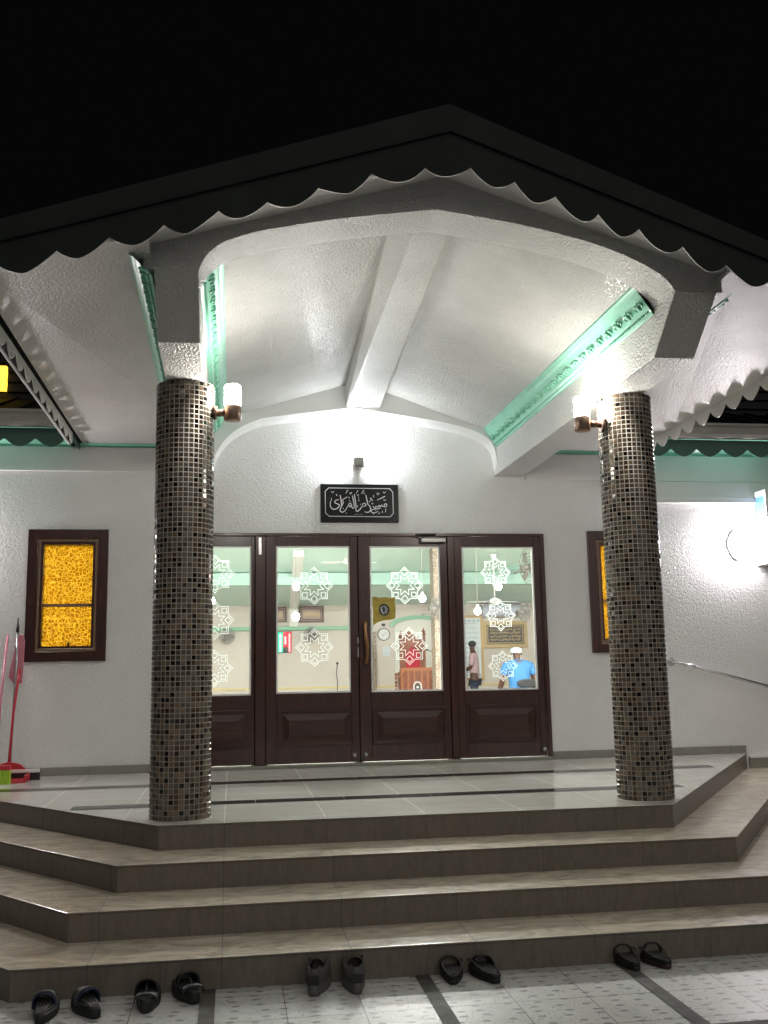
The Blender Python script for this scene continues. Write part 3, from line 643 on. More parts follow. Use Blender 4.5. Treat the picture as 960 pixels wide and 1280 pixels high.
# seated man, back to the door: y grows away from us
t=thing('person','man in a bright blue shirt and pale cap, sitting with his back turned','person',(4.02,8.5,IZ+.05)); t.scale=(1.1,1.1,1.1)
J=[((0,0,.44),(.16,.12)),((0,.0,.62),(.16,.11)),((0,.03,.82),(.17,.11)),((0,.08,.98),(.12,.09)),((0,.11,1.04),.055),((0,.13,1.10),.055),((0,.14,1.18),(.085,.09)),
   ((-.19,.07,.95),.06),((-.27,.05,.74),.05),((-.30,.18,.56),.042),((-.22,.34,.50),.035),((.19,.07,.95),.06),((.27,.05,.74),.05),((.30,.18,.56),.042),((.22,.34,.50),.035),
   ((-.12,.10,.44),.09),((-.15,.45,.44),.07),((-.15,.48,.06),.05),((-.15,.60,.03),.04),((.12,.10,.44),.09),((.15,.45,.44),.07),((.15,.48,.06),.05),((.15,.60,.03),.04)]
E_=[(0,1),(1,2),(2,3),(3,4),(4,5),(5,6),(3,7),(7,8),(8,9),(9,10),(3,11),(11,12),(12,13),(13,14),(0,15),(15,16),(16,17),(17,18),(0,19),(19,20),(20,21),(21,22)]
skinmesh('body',J,E_,M['skin'],t)
skinmesh('shirt',[((0,0,.40),(.19,.15)),((0,.0,.62),(.195,.14)),((0,.03,.82),(.20,.135)),((0,.07,.965),(.15,.11)),((0,.10,1.03),(.075,.07)),((-.20,.07,.94),.085),((-.27,.05,.78),.075),((.20,.07,.94),.085),((.27,.05,.78),.075)],
   [(0,1),(1,2),(2,3),(3,4),(3,5),(5,6),(3,7),(7,8)],M['blueshirt'],t)
skinmesh('trousers',[((0,.02,.42),(.15,.12)),((-.12,.10,.44),.10),((-.15,.46,.44),.08),((-.15,.48,.10),.06),((.12,.10,.44),.10),((.15,.46,.44),.08),((.15,.48,.10),.06)],[(0,1),(1,2),(2,3),(0,4),(4,5),(5,6)],M['jeans'],t)
f=MB(); f.lathe((0,.14,1.16),[(.098,0),(.10,.03),(.09,.07),(.05,.09),(.001,.095)],20); f.build('cap',M['cap'],t)
f=MB(); f.sphere((-.085,.14,1.14),.02,6,sx=.5); f.sphere((.085,.14,1.14),.02,6,sx=.5); f.build('ear',M['skin'],t)
t=thing('chair','black chair with padded oval backrest under the man in blue','chair',(4.10,8.45,IZ))
f=MB(); f.box(-.22,.22,-.10,.34,.36,.40); f.build('seat',M['rubber'],t,bevel=.02)
f=MB(); n=24; f.prism([(.21*cos(2*pi*i/n)*(1 if abs(cos(2*pi*i/n))<.8 else .96),.78+.075*sin(2*pi*i/n)) for i in range(n)],XZ,-.19,-.15); f.build('backrest',M['rubber'],t,bevel=.015)
for xx in (-.13,.13):
    f=MB(); f.tube([(xx,-.10,.38),(xx,-.17,.42),(xx,-.17,.74)],.012); f.build('back_post',M['rubber'],t)
for xx in (-.20,.20):
    for yy in (-.08,.32): f=MB(); f.cyl((xx,yy,.36),(xx*1.1,yy,0),.014,n=10); f.build('leg',M['rubber'],t)
t=thing('person','man in a pink shirt and dark trousers standing side on by the tall white chart','person',(4.28,13.0,IZ),radians(70))
J=[((0,0,.86),(.13,.11)),((0,0,1.05),(.14,.10)),((0,.01,1.28),(.15,.11)),((0,.02,1.40),(.09,.08)),((0,.03,1.47),.05),((0,.04,1.56),(.075,.09)),
   ((-.18,.0,1.34),.055),((-.21,.05,1.08),.045),((-.14,.22,1.0),.036),((.18,.0,1.34),.055),((.21,.05,1.08),.045),((.14,.22,1.0),.036),
   ((-.09,0,.78),.09),((-.10,.02,.45),.065),((-.10,0,.08),.045),((-.10,.14,.03),.035),((.09,0,.78),.09),((.10,.02,.45),.065),((.10,0,.08),.045),((.10,.14,.03),.035)]
skinmesh('body',J,[(0,1),(1,2),(2,3),(3,4),(4,5),(2,6),(6,7),(7,8),(2,9),(9,10),(10,11),(0,12),(12,13),(13,14),(14,15),(0,16),(16,17),(17,18),(18,19)],M['skin'],t)
skinmesh('shirt',[((0,0,.76),(.16,.13)),((0,0,1.05),(.165,.125)),((0,.01,1.28),(.17,.13)),((0,.02,1.40),(.09,.08)),((-.18,0,1.33),.08),((-.22,.05,1.10),.065),((.18,0,1.33),.08),((.22,.05,1.10),.065)],[(0,1),(1,2),(2,3),(2,4),(4,5),(2,6),(6,7)],M['pinkshirt'],t)
skinmesh('trousers',[((0,0,.84),(.15,.12)),((-.09,0,.74),.10),((-.10,.02,.45),.08),((-.10,0,.12),.065),((.09,0,.74),.10),((.10,.02,.45),.08),((.10,0,.12),.065)],[(0,1),(1,2),(2,3),(0,4),(4,5),(5,6)],M['jeans'],t)
f=MB(); f.sphere((0,.03,1.60),.085,10,sy=1.1,sz=.9); f.build('hair',M['hair'],t)
t=thing('person','dark head just showing above the bottom of the left middle door glass','person',(.43,9.0,IZ))
skinmesh('body',[((0,0,.06),(.14,.11)),((0,0,.36),(.15,.10)),((0,0,.46),.05),((0,0,.56),(.075,.085)),((-.18,0,.34),.05),((-.22,.04,.14),.045),((.18,0,.34),.05),((.22,.04,.14),.045),((-.12,.35,.06),.08),((.12,.35,.06),.08)],[(0,1),(1,2),(2,3),(1,4),(4,5),(1,6),(6,7),(0,8),(0,9)],M['skin'],t)
skinmesh('shirt',[((0,0,.04),(.17,.14)),((0,0,.34),(.17,.12)),((-.18,0,.33),.075),((-.22,.03,.2),.065),((.18,0,.33),.075),((.22,.03,.2),.065)],[(0,1),(1,2),(2,3),(1,4),(4,5)],M['jeans'],t)
f=MB(); f.sphere((0,-.01,.60),.092,10,sy=1.1); f.build('hair',M['hair'],t)

# ------------------------------------------------------------------ porch canopy
cp=thing('porch_canopy','white gabled porch canopy with mint mouldings and a scalloped dark fascia','canopy')
XI=1.35; SZ=2.96; YF=-4.30; YA=-4.08; XL=-2.55; XR=2.75
zc=lambda x: 3.575-(.30*-x if x<0 else .355*x)
# inner ceiling halves
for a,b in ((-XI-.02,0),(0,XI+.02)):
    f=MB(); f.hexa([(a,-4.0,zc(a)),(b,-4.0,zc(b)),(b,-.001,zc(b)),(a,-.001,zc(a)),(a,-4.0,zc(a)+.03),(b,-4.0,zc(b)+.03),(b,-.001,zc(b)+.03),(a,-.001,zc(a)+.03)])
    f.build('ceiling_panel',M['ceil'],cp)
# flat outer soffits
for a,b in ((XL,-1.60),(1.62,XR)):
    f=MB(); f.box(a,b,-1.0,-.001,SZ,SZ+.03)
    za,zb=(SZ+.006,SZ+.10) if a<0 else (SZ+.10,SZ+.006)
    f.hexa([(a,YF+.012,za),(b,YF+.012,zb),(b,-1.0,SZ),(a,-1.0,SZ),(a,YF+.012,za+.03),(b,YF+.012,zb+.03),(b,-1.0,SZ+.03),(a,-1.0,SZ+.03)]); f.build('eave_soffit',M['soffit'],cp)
# verge soffit in front of the arch beam
zv=lambda x: 3.615-(.300*-x if x<0 else .315*x)
for a,b in ((-1.80,0),(0,1.80)):
    f=MB(); f.hexa([(a,YF+.012,zv(a)),(b,YF+.012,zv(b)),(b,YA+.02,zv(b)),(a,YA+.02,zv(a)),(a,YF+.012,zv(a)+.03),(b,YF+.012,zv(b)+.03),(b,YA+.02,zv(b)+.03),(a,YA+.02,zv(a)+.03)])
    f.build('verge_soffit',M['smooth'],cp)
# side beams: flat underside, raked nose in front of the column
for s_,xo,xw in ((-1,1.60,1.60),(1,1.62,1.63)):
    xi=s_*XI; 
    prof=[(-.001,2.70),(-3.75,2.70),(-4.082,2.99),(-4.02,3.10),(-.001,3.10)]
    f=MB(); n=len(prof)
    xouts=[xw,xo-.015,xo-.015,xo,xw]
    vs=[(xi,y,z) for y,z in prof]+[(s_*xouts[i],y,z) for i,(y,z) in enumerate(prof)]
    f.add(vs,[tuple(range(n)),tuple(range(n,2*n))[::-1]]); f.add(vs,[(i,(i+1)%n,n+(i+1)%n,n+i) for i in range(n)])
    f.build('side_beam',M['beamgrit'],cp,bevel=.004)
# front arch beam
arch=[(-1.352,2.99),(-1.325,3.055),(-1.281,3.115),(-1.215,3.165),(-1.132,3.20),(-1.03,3.235),(-.916,3.262),(-.563,3.335),(-.04,3.415),(.443,3.350),(.75,3.288),(.89,3.252),(1.03,3.205),(1.15,3.155),(1.25,3.10),(1.315,3.045),(1.352,2.99)]
# smooth arch: subdivide
def fine(pts,n=3):
    out=[]
    for k in range(len(pts)-1):
        p0=pts[max(k-1,0)];p1=pts[k];p2=pts[k+1];p3=pts[min(k+2,len(pts)-1)]
        for j in range(n):
            t=j/n
            out.append(tuple(.5*((2*p1[i])+(-p0[i]+p2[i])*t+(2*p0[i]-5*p1[i]+4*p2[i]-p3[i])*t*t+(-p0[i]+3*p1[i]-3*p2[i]+p3[i])*t**3) for i in (0,1)))
    out.append(pts[-1]); return out
apk=8
A=fine(arch[:apk+1],5)[:-1]+fine(arch[apk:],5)
f=MB(); 
for k in range(len(A)-1):
    (a,za),(b,zb)=A[k],A[k+1]
    ta,tb=zv(a)+.02,zv(b)+.02
    f.add([(a,YA,za),(b,YA,zb),(b,YA,tb),(a,YA,ta),(a,-3.79,za),(b,-3.79,zb),(b,-3.79,tb),(a,-3.79,ta)],[(0,1,2,3),(5,4,7,6),(3,2,6,7)])
    f.add([(a,YA,za),(b,YA,zb),(b,-3.79,zb),(a,-3.79,za)],[(0,3,2,1)],0,False)
for s_ in (-1,1):
    a,b=s_*1.352,s_*1.64
    f.hexa([(min(a,b),YA,2.992),(max(a,b),YA,2.992),(max(a,b),-3.79,2.992),(min(a,b),-3.79,2.992),(min(a,b),YA,zv(min(a,b))+.02),(max(a,b),YA,zv(max(a,b))+.02),(max(a,b),-3.79,zv(min(a,b))+.02),(min(a,b),-3.79,zv(max(a,b))+.02)])
f.build('arch_beam',M['beamgrit'],cp,fix=False)
# band over the doorway wall, same curve, smooth
wa=[(-1.349,2.70),(-1.335,2.80),(-1.30,2.90),(-1.212,3.02),(-1.088,3.115),(-.95,3.18),(-.806,3.218),(-.049,3.322),(.725,3.216),(1.05,3.145),(1.195,3.09),(1.29,3.02),(1.335,2.92),(1.349,2.80)]
A=fine(wa[:8])[:-1]+fine(wa[7:])
f=MB()
for k in range(len(A)-1):
    (a,za),(b,zb)=A[k],A[k+1]
    f.add([(a,-.14,za),(b,-.14,zb),(b,-.14,zc(b)+.01),(a,-.14,zc(a)+.01),(a,-.002,za),(b,-.002,zb),(b,-.002,zc(b)+.01),(a,-.002,zc(a)+.01)],[(0,1,2,3),(3,2,6,7)])
    f.add([(a,-.14,za),(b,-.14,zb),(b,-.10,zb-.035),(a,-.10,za-.035),(b,-.002,zb-.045),(a,-.002,za-.045)],[(0,3,2,1),(3,5,4,2)])
f.build('wall_arch',M['smooth'],cp)
# ridge beam
f=MB(); zb=3.36
f.hexa([(-.115,-3.80,zb+.055),(.09,-3.80,zb+.055),(.215,-.13,zb-.03),(-.105,-.13,zb-.03),(-.25,-3.80,zc(-.25)+.012),(.27,-3.80,3.60),(.29,-.13,3.60),(-.115,-.13,3.60)])
f.build('ridge_beam',M['ceil'],cp,bevel=.004)
# mint cornices
def cornice(p0,p1,u,v,size,nrep):
    """p0->p1 along the corner; u, v unit directions away from the corner; carved relief"""
    p0=Vector(p0);p1=Vector(p1);u=Vector(u);v=Vector(v)
    prof=[(0,1.0),(.10,1.0),(.14,.90),(.22,.86),(.26,.78),(.55,.42),(.72,.30),(.80,.20),(.90,.15),(1.0,.12),(1.0,0)]
    f=MB(); n=len(prof)
    vs=[p0+u*a*size+v*b*size for a,b in prof]+[p1+u*a*size+v*b*size for a,b in prof]
    f.add(vs,[(i,i+1,n+i+1,n+i) for i in range(n-1)]); f.add(vs,[tuple(range(n)),tuple(range(n,2*n))])
    o=f.build('mint_cornice',M['mint'],cp)
    r=MB(); d=(p1-p0); L=d.length; d=d/L
    c=u*.44*size+v*.60*size; nn=(u+v).normalized(); w=(u-v).normalized()
    for k in range(nrep):
        q=p0+d*(L*(k+.5)/nrep)+c
        for sg in (-1,1):
            r.tube([q+w*sg*.005, q+d*sg*.03+w*size*.12+nn*.006, q+d*sg*.055+w*size*.02+nn*.010, q+d*sg*.04-w*size*.13+nn*.006],[.004,.010,.009,.004],6)
        r.tube([q-w*size*.18,q+nn*.012,q+w*size*.22],[.006,.011,.004],6)
    for k in range(int(L/.028)):
        q=p0+d*(.014+k*.028)+u*.20*size+v*.90*size; 
        r.tube([q-w*size*.05,q+w*size*.05],.0055,4)
    r.build('relief',M['mint'],o)
cz=.135
zl=zc(-XI); zr=zc(XI)
ul=Vector((1,0,.30)).normalized(); ur=Vector((-1,0,.355)).normalized()
cornice((-XI,-.15,zl),(-XI,-3.785,zl),ul,(0,0,-1),cz,22)
cornice((XI,-.15,zr),(XI,-3.785,zr),ur,(0,0,-1),cz,22)
cornice((-1.587,-.9,SZ+.002),(-1.587,-4.16,SZ+.085),(-1,0,0),(0,0,-1),.12,24)
cornice((1.607,-2.9,SZ),(1.607,-4.16,SZ),(1,0,0),(0,0,-1),.05,8)
# fascia boards with scallops cut from the lower sheet
cx_=[-2.59,-2.32,-2.047,-1.784,-1.511,-1.249,-.989,-.72,-.445,-.151,.111,.345,.58,.819,1.059,1.298,1.553,1.80,2.05,2.30,2.55,2.79]
def zcusp(x):
    x=min(x,1.95)
    return (3.62+.318*x if x<0 else 3.622-.352*x) - (.035 if abs(x)<.2 else 0)
def ztop1(x):
    x=min(x,1.95)
    return 3.762-(.324*-x if x<0 else .363*x)
def ztop2(x):
    x=min(x,1.95)
    return 3.925-(.342*-x if x<0 else .387*x)
jr=random.Random(5); cj=[jr.uniform(-.010,.010) for _ in cx_]; cx_=[x+jr.uniform(-.008,.008) for x in cx_]
pts=[]
for k in range(len(cx_)-1):
    sg_=jr.uniform(.85,1.2); pw=jr.uniform(1.5,2.1); sk_=jr.uniform(-.08,.08)
    a,b=cx_[k],cx_[k+1]; za,zb_=zcusp(a)+cj[k],zcusp(b)+cj[k+1]
    for j in range(14):
        t=j/14; sag=.072 if abs((a+b)/2)>.1 else .045
        tt=t+sk_*sin(pi*t); h=(1-(abs(tt-.5)*2)**pw)*sg_
        # lobes lean: gravity-hung sheet, lobe bottoms shifted to the downhill side
        pts.append((a+(b-a)*t, za+(zb_-za)*t-sag*h))
pts.append((cx_[-1],zcusp(cx_[-1])+cj[-1]))
f=MB()
for k in range(len(pts)-1):
    (a,za),(b,zb_)=pts[k],pts[k+1]
    f.add([(a,YF,za),(b,YF,zb_),(b,YF,ztop1(b)),(a,YF,ztop1(a)),(a,YF+.008,za),(b,YF+.008,zb_),(b,YF+.008,ztop1(b)),(a,YF+.008,ztop1(a))],[(0,1,2,3),(5,4,7,6)],0)
    f.add([(a,YF,za),(b,YF,zb_),(b,YF+.008,zb_),(a,YF+.008,za)],[(0,3,2,1)],1)
f.build('scalloped_fascia',[M['fascia'],M['fringe_edge']],cp)
f=MB()
X2=[-2.62,0,2.82]
for a,b in ((-2.62,0.0),(0.0,1.95),(1.95,2.82)):
    f.hexa([(a,YF-.004,ztop1(a)),(b,YF-.004,ztop1(b)),(b,YF+.10,ztop1(b)),(a,YF+.10,ztop1(a)),(a,YF-.004,ztop2(a)),(b,YF-.004,ztop2(b)),(b,YF+.10,ztop2(b)),(a,YF+.10,ztop2(a))])
    f.hexa([(a,YF-.016,ztop1(a)-.004),(b,YF-.016,ztop1(b)-.004),(b,YF-.002,ztop1(b)-.004),(a,YF-.002,ztop1(a)-.004),(a,YF-.010,ztop1(a)+.012),(b,YF-.010,ztop1(b)+.012),(b,YF-.0045,ztop1(b)+.012),(a,YF-.0045,ztop1(a)+.012)])
f.build('verge_capping',M['fascia'],cp)
# roof slopes behind the verge
for a,b in ((-2.62,0.0),(0.0,1.95),(1.95,2.82)):
    f=MB(); f.hexa([(a,YF+.10,ztop2(a)-.10),(b,YF+.10,ztop2(b)-.10),(b,.48,ztop2(b)-.10),(a,.48,ztop2(a)-.10),(a,YF+.10,ztop2(a)-.04),(b,YF+.10,ztop2(b)-.04),(b,.48,ztop2(b)-.04),(a,.48,ztop2(a)-.04)])
    f.build('roof_slope',M['roof'],cp)
# fringes along the two eaves
for X in (XL,XR):
    P=[]; y=YF+.01; c0=-.12
    zt=3.10
    yy=[]; pts2=[]
    p=.265
    while y<-.46:
        t=((y-c0)/p)%1.0; pts2.append((y, 2.945-.085*(1-(abs(t-.5)*2)**1.8))); y+=p/12
    f=MB()
    pts2=[(q,z-.012) for q,z in pts2]
    x0,x1=(X-.008,X) if X<0 else (X,X+.008)
    for k in range(len(pts2)-1):
        (a,za),(b,zb_)=pts2[k],pts2[k+1]
        f.add([(x0,a,za),(x0,b,zb_),(x0,b,zt),(x0,a,zt),(x1,a,za),(x1,b,zb_),(x1,b,zt),(x1,a,zt)],[(0,1,2,3),(5,4,7,6),(0,4,5,1),(3,2,6,7)])
    f.build('eave_fringe',M['fringe_edge'],cp)
f=MB(); f.hexa([(XL-.03,-.5,2.84),(XL-.02,-.5,2.84),(XL-.02,-4.25,2.84),(XL-.03,-4.25,2.84),(XL-.03,-.5,2.86),(XL-.02,-.5,2.86),(XL-.02,-4.25,2.86),(XL-.03,-4.25,2.86)])
f.build('drip_edge',M['white'],cp)
for a,b in ((XL-.008,XL),(XR,XR+.008)):
    f=MB(); f.box(a,b,-.452,-.001,2.90,3.10); f.build('eave_closer',M['greenmetal'],cp)

# ------------------------------------------------------------------ mosaic columns
def mosaic_column(x,y,seed):
    R=.181; z1=2.70; pitch=.0312; n=36; rows=int(z1/pitch)
    rnd=random.Random(seed)
    t=thing('mosaic_column','','column',(x,y,0))
    f=MB(); f.cyl((0,0,.001),(0,0,z1-.0005),R,n=96); f.build('grout_core',M['grout'],t)
    f=MB(); g=.0056; cols=[]
    prev=[0]*n
    for r in range(rows):
        row=[]
        for i in range(n):
            q=rnd.random()
            c=0 if q<.27 else 1 if q<.45 else 2 if q<.58 else 3 if q<.80 else 4
            if c==0 and ((row and row[-1]==0) or prev[i]==0) and rnd.random()<.75: c=rnd.choice((1,3,4,3,4))
            row.append(c)
            a0=2*pi*i/n+g/2/R; a1=2*pi*(i+1)/n-g/2/R
            za=.003+r*(z1-.004)/rows+g/2; zb=.003+(r+1)*(z1-.004)/rows-g/2
            am=(a0+a1)/2; zm=(za+zb)/2
            tu=(rnd.random()-.5)*.10; tv=(rnd.random()-.5)*.10
            def P(a,z,off):
                rr=R+.0022+off
                return (rr*cos(a),rr*sin(a),z)
            hw=(a1-a0)/2*R; hh=(zb-za)/2
            # flat face with bevelled rim, tilted a little
            b=.0022
            def F(su,sv,inset,h):
                lu=su*(hw-inset); lv=sv*(hh-inset)
                rad=R+h+(tu*lu+tv*lv)
                return (rad*cos(am)-lu*sin(am), rad*sin(am)+lu*cos(am), zm+lv)
            o_=[F(-1,-1,0,.0002),F(1,-1,0,.0002),F(1,1,0,.0002),F(-1,1,0,.0002)]
            i_=[F(-1,-1,b,.0034),F(1,-1,b,.0034),F(1,1,b,.0034),F(-1,1,b,.0034)]
            f.add(o_+i_,[(4,5,6,7),(0,1,5,4),(1,2,6,5),(2,3,7,6),(3,0,4,7)],c)
        prev=row
    f.build('mosaic_tiles',[M['t_black'],M['t_brown'],M['t_tan'],M['t_grey'],M['t_smoke']],t,fix=False)
    f=MB(); f.lathe((0,0,0),[(R+.008,.0005),(R+.006,.004),(R+.001,.005)],64); f.build('base_joint',M['grout'],t)
    return t
c1=mosaic_column(-1.468,-2.862,11); c1['label']='brown mosaic tiled round column left of the entrance doors'; c1['group']='mosaic porch columns'
c2=mosaic_column(1.530,-2.82,23); c2['label']='brown mosaic tiled round column right of the doors, in front of an amber window'; c2['group']='mosaic porch columns'

# ------------------------------------------------------------------ lamps
def sconce(loc, d, cupm, lampm, label, zoff=0, r=.056):
    """d: unit vector from lamp axis towards what carries it, arm length a"""
    t=thing('wall_lamp',label,'lamp',loc,0,'up and down cylinder lamps of the porch')
    f=MB(); f.lathe((0,0,0),[(.001,0),(r-.006,0),(r,.006),(r,.094),(r-.004,.099),(.001,.099)],28); f.build('cup',cupm,t)
    f=MB(); f.lathe((0,0,.0995),[(r-.004,0),(r-.004,.125),(r-.010,.134),(.001,.136)],28); f.build('lamp_shade',lampm,t)
    u=Vector(d[0]); L=d[1]
    f=MB(); f.cyl(u*(r-.004)+Vector((0,0,.05)),u*(L-.022)+Vector((0,0,.05)),.024,n=16); f.build('arm',cupm,t)
    f=MB(); f.cyl(u*(L-.022)+Vector((0,0,.05)),u*(L-.003)+Vector((0,0,.05)),.045,n=24); f.build('backplate',cupm,t)
    return t
sconce((-1.168,-2.90,2.472),((-1,.02,0),.122),M['copper'],M['lamp'],'lit copper cylinder lamp on the inner side of the left mosaic column')
sconce((1.202,-2.88,2.452),((1,.02,0),.152),M['copper'],M['lamp'],'lit copper cylinder lamp on the inner side of the right mosaic column')
sconce((.006,-.125,2.745),((0,1,0),.122),M['cup'],M['lamp_cool'],'lit grey cylinder lamp on the white wall above the black sign')
for X,lab in ((3.825,'glowing oval bulkhead lamp on the right wall above the handrail'),(-3.86,'glowing oval bulkhead lamp far left on the wall')):
    t=thing('bulkhead_lamp',lab,'lamp',(X,-.001,2.03),0,'oval bulkhead lamps')
    f=MB(); oval=lambda a,b,n=32:[(a*cos(2*pi*i/n)*(1-.12*abs(sin(4*pi*i/n))),b*sin(2*pi*i/n)) for i in range(n)]
    f.prism(oval(.105,.145),XZ,-.03,0); f.build('base',M['white'],t)
    f=MB(); n=32; rings=[(1,-.031),(.97,-.06),(.85,-.08),(.5,-.092),(.02,-.095)]; vs=[]
    for s_,y in rings: vs+= [(a*s_,y,b*s_) for a,b in oval(.095,.133)]
    f.add(vs,[(k*n+i,k*n+(i+1)%n,(k+1)*n+(i+1)%n,(k+1)*n+i) for k in range(4) for i in range(n)],0,True); f.build('diffuser',M['bulk'],t)

# ------------------------------------------------------------------ calligraphy sign
t=thing('calligraphy_sign','black sign with silver Arabic calligraphy and a thin border above the doors','sign',(0,0,0))
f=MB(); f.box(-.3465,.397,-.022,-.002,2.2387,2.605); f.build('board',M['sign'],t,bevel=.002)
def S(px,py):
    u=(px-5)/933; v=(py-50-9*u)/457
    return (-.3465+u*.7435, 2.605-v*.3663)
def SF(a,b,d): return (a,d,b)
f=MB(); f.ring([S(*q) for q in ((60,140),(100,98),(835,107),(872,150),(874,405),(835,447),(105,436),(62,395))],.006,SF,-.0245,-.0222); f.build('border',M['silver'],t)
def smooth(pts,n=5): return fine(pts,n)
f=MB()
thick=[
 ([(128,250),(135,235),(128,215)],6),([(128,250),(118,290),(124,325),(150,352),(185,350),(215,330),(226,305),(205,288),(182,280),(172,262),(190,245),(222,240)],14),
 ([(238,183),(246,230),(252,280),(250,325)],15),([(262,245),(290,225),(322,205)],11),
 ([(265,245),(275,270),(262,300),(240,345),(236,372),(262,388),(292,372),(312,345),(330,312)],14),
 ([(330,312),(352,325),(372,322),(372,298),(352,282),(338,298),(352,310),(372,312)],12),([(372,315),(385,340),(400,338),(405,318)],12),
 ([(384,190),(396,250),(405,318)],14),([(408,172),(417,240),(424,310),(424,372)],15),
 ([(424,372),(445,378),(470,358),(487,335),(505,312)],15),([(505,312),(508,290),(528,284),(545,298),(536,316),(512,322)],13),
 ([(545,183),(556,230),(564,275),(572,300)],15),([(572,300),(592,320),(602,350),(592,378),(562,392),(528,384)],14),([(580,268),(600,252),(612,232),(604,218),(594,232)],9),
 ([(612,232),(628,255)],8),
 ([(630,318),(655,345),(690,348),(722,340)],13),([(690,348),(655,352),(618,362),(606,380),(628,398),(665,392),(692,378)],12),
 ([(655,345),(665,318),(690,330),(704,308),(716,325),(734,304),(745,322),(765,318)],11),([(765,318),(768,298),(786,290),(796,306),(785,324),(762,326)],12),
 ([(682,243),(725,225),(778,198)],10),([(785,345),(782,372),(776,392)],8),([(742,375),(744,400)],8),([(688,412),(715,395)],7),
]
for P_,w_ in thick:
    q=smooth(P_); ww=[w_*.00072*(.55+.45*sin(pi*min(1,max(0,(k+2)/(len(q)+3))))) for k in range(len(q))]
    f.stroke([S(*a) for a in q],ww,SF,-.0255,-.0222)
small=[[(132,140),(148,158),(165,138)],[(190,172),(200,192)],[(305,162),(318,145),(328,122),(334,132)],[(350,155),(362,172),(380,158),(365,150)],[(340,205),(346,225)],[(345,248),(352,256)],
 [(430,165),(440,148),(448,128),(456,138)],[(440,180),(452,192),(460,176)],[(455,205),(462,218)],[(458,232),(462,258)],[(440,305),(446,330)],[(492,170),(505,150),(518,126),(526,140)],[(518,155),(532,172)],
 [(636,185),(642,212)],[(678,162),(690,182),(706,166),(692,158)],[(756,145),(768,162),(784,145)],[(758,238),(770,252),(786,238)],[(612,280),(622,295),(634,280)],
 [(632,412),(642,405)],[(305,398),(315,405)],[(478,290),(486,300)],[(270,340),(276,350)],[(358,262),(364,268)],[(658,368),(666,374)]]
for P_ in small: f.stroke([S(*a) for a in P_],.0058,SF,-.0255,-.0222)
for k in range(9): 
    x=405+k*12; f.stroke([S(x,417),S(x+5,413+(k%2)*5),S(x+8,418)],.0022,SF,-.0245,-.0222)
f.build('lettering',M['silver'],t)

# ------------------------------------------------------------------ handrail, cabinet
t=thing('handrail','chrome wall handrail sloping down to the right below the bulkhead lamp','handrail',(3.055,-.001,.886))
sl=-.2684
f=MB(); f.tube([(0.0,-.085,0),(.18,-.085,.18*sl-.002),(.20,-.085,.20*sl),(2.6,-.085,2.6*sl)],.0185,16); f.build('rail_tube',M['chrome'],t)
f=MB(); f.tube([(0,0,0),(0,-.05,0),(.012,-.075,0),(.05,-.085,.05*sl)],.016,14); f.build('end_return',M['chrome'],t)
f=MB(); f.cyl((0,0,0),(0,-.012,0),.04,n=24); f.build('flange',M['chrome'],t)
for x in (.18,): f=MB(); f.cyl((x-.02,-.085,(x-.02)*sl),(x+.02,-.085,(x+.02)*sl),.0215,n=16); f.build('collar',M['chrome'],t)
t=thing('display_cabinet','white framed wall cabinet with a blue glass side at the right edge','cabinet',(4.03,-.002,1.82))
def fr(mb,y0,y1,z0,z1,x,w=.035,d=.03):
    mb.box(x,x+d,y0,y0+w,z0,z1); mb.box(x,x+d,y1-w,y1,z0,z1); mb.box(x,x+d,y0+w,y1-w,z1-w,z1); mb.box(x,x+d,y0+w,y1-w,z0,z0+w)
f=MB(); fr(f,-.26,0,.10,.72,0); f.box(.031,.70,-.26,-.23,.10,.14); f.box(.031,.70,-.26,-.23,.68,.72); f.box(.66,.70,-.26,-.23,.1405,.6795); f.box(.0,.70,-.26,0,.7205,.735)
f.build('frame',M['white'],t,bevel=.004)
f=MB(); f.box(.010,.018,-.225,-.035,.135,.685); f.box(.031,.66,-.248,-.24,.14,.68); f.build('glass_panel',M['blueglass'],t)
f=MB(); f.prism([(0,0),(-.25,.0),(-.29,.03),(-.29,.095),(0,.095)],YZ,-.012,.72); f.build('base_tray',M['white'],t,bevel=.006)
f=MB(); f.box(-.018,-.0125,-.20,-.10,.045,.07); f.build('vent_slot',M['fan'],t)

# ------------------------------------------------------------------ cleaning tools on the left
t=thing('dustpan','red long-handled dustpan leaning on the white wall at far left','dustpan',(-2.99,-.36,0))
f=MB()
f.prism([(-.19,0),(.17,0),(.14,.08),(.07,.135),(-.02,.155),(-.11,.13),(-.17,.07)],XZ,.05,.085)
f.prism([(-.17,.001),(.16,.001),(.13,.02),(-.13,.02)],XZ,-.16,.05)
f.box(-.175,-.16,-.15,.05,0,.06); f.box(.145,.16,-.15,.05,0,.06); f.build('pan',M['red'],t,bevel=.006)
f=MB(); f.tube([(-.02,.07,.15),(-.01,.12,.55),(.0,.20,.80),(.005,.24,.92)],.011); f.build('handle',M['red'],t)
f=MB(); f.prism([(-.055,.80),(.02,.80),(.03,1.16),(.015,1.22),(-.03,1.22),(-.10,.86)],XZ,.285,.30); f.build('hook_grip',M['pinkp'],t,bevel=.005)
t=thing('broom','lime bristled broom standing in front of the red dustpan','broom',(-3.06,-.56,0))
f=MB()
for k in range(14):
    x=-.11+k*.017; f.hexa([(x-.003,-.02,.0),(x+.013,-.02,.0),(x+.013,.025,.0),(x-.003,.025,.0),(x+.001,-.015,.11),(x+.010,-.015,.11),(x+.010,.02,.11),(x+.001,.02,.11)])
f.build('bristles',M['lime'],t)
f=MB(); f.box(-.125,.125,-.02,.025,.11,.15); f.build('head',M['red'],t,bevel=.01)
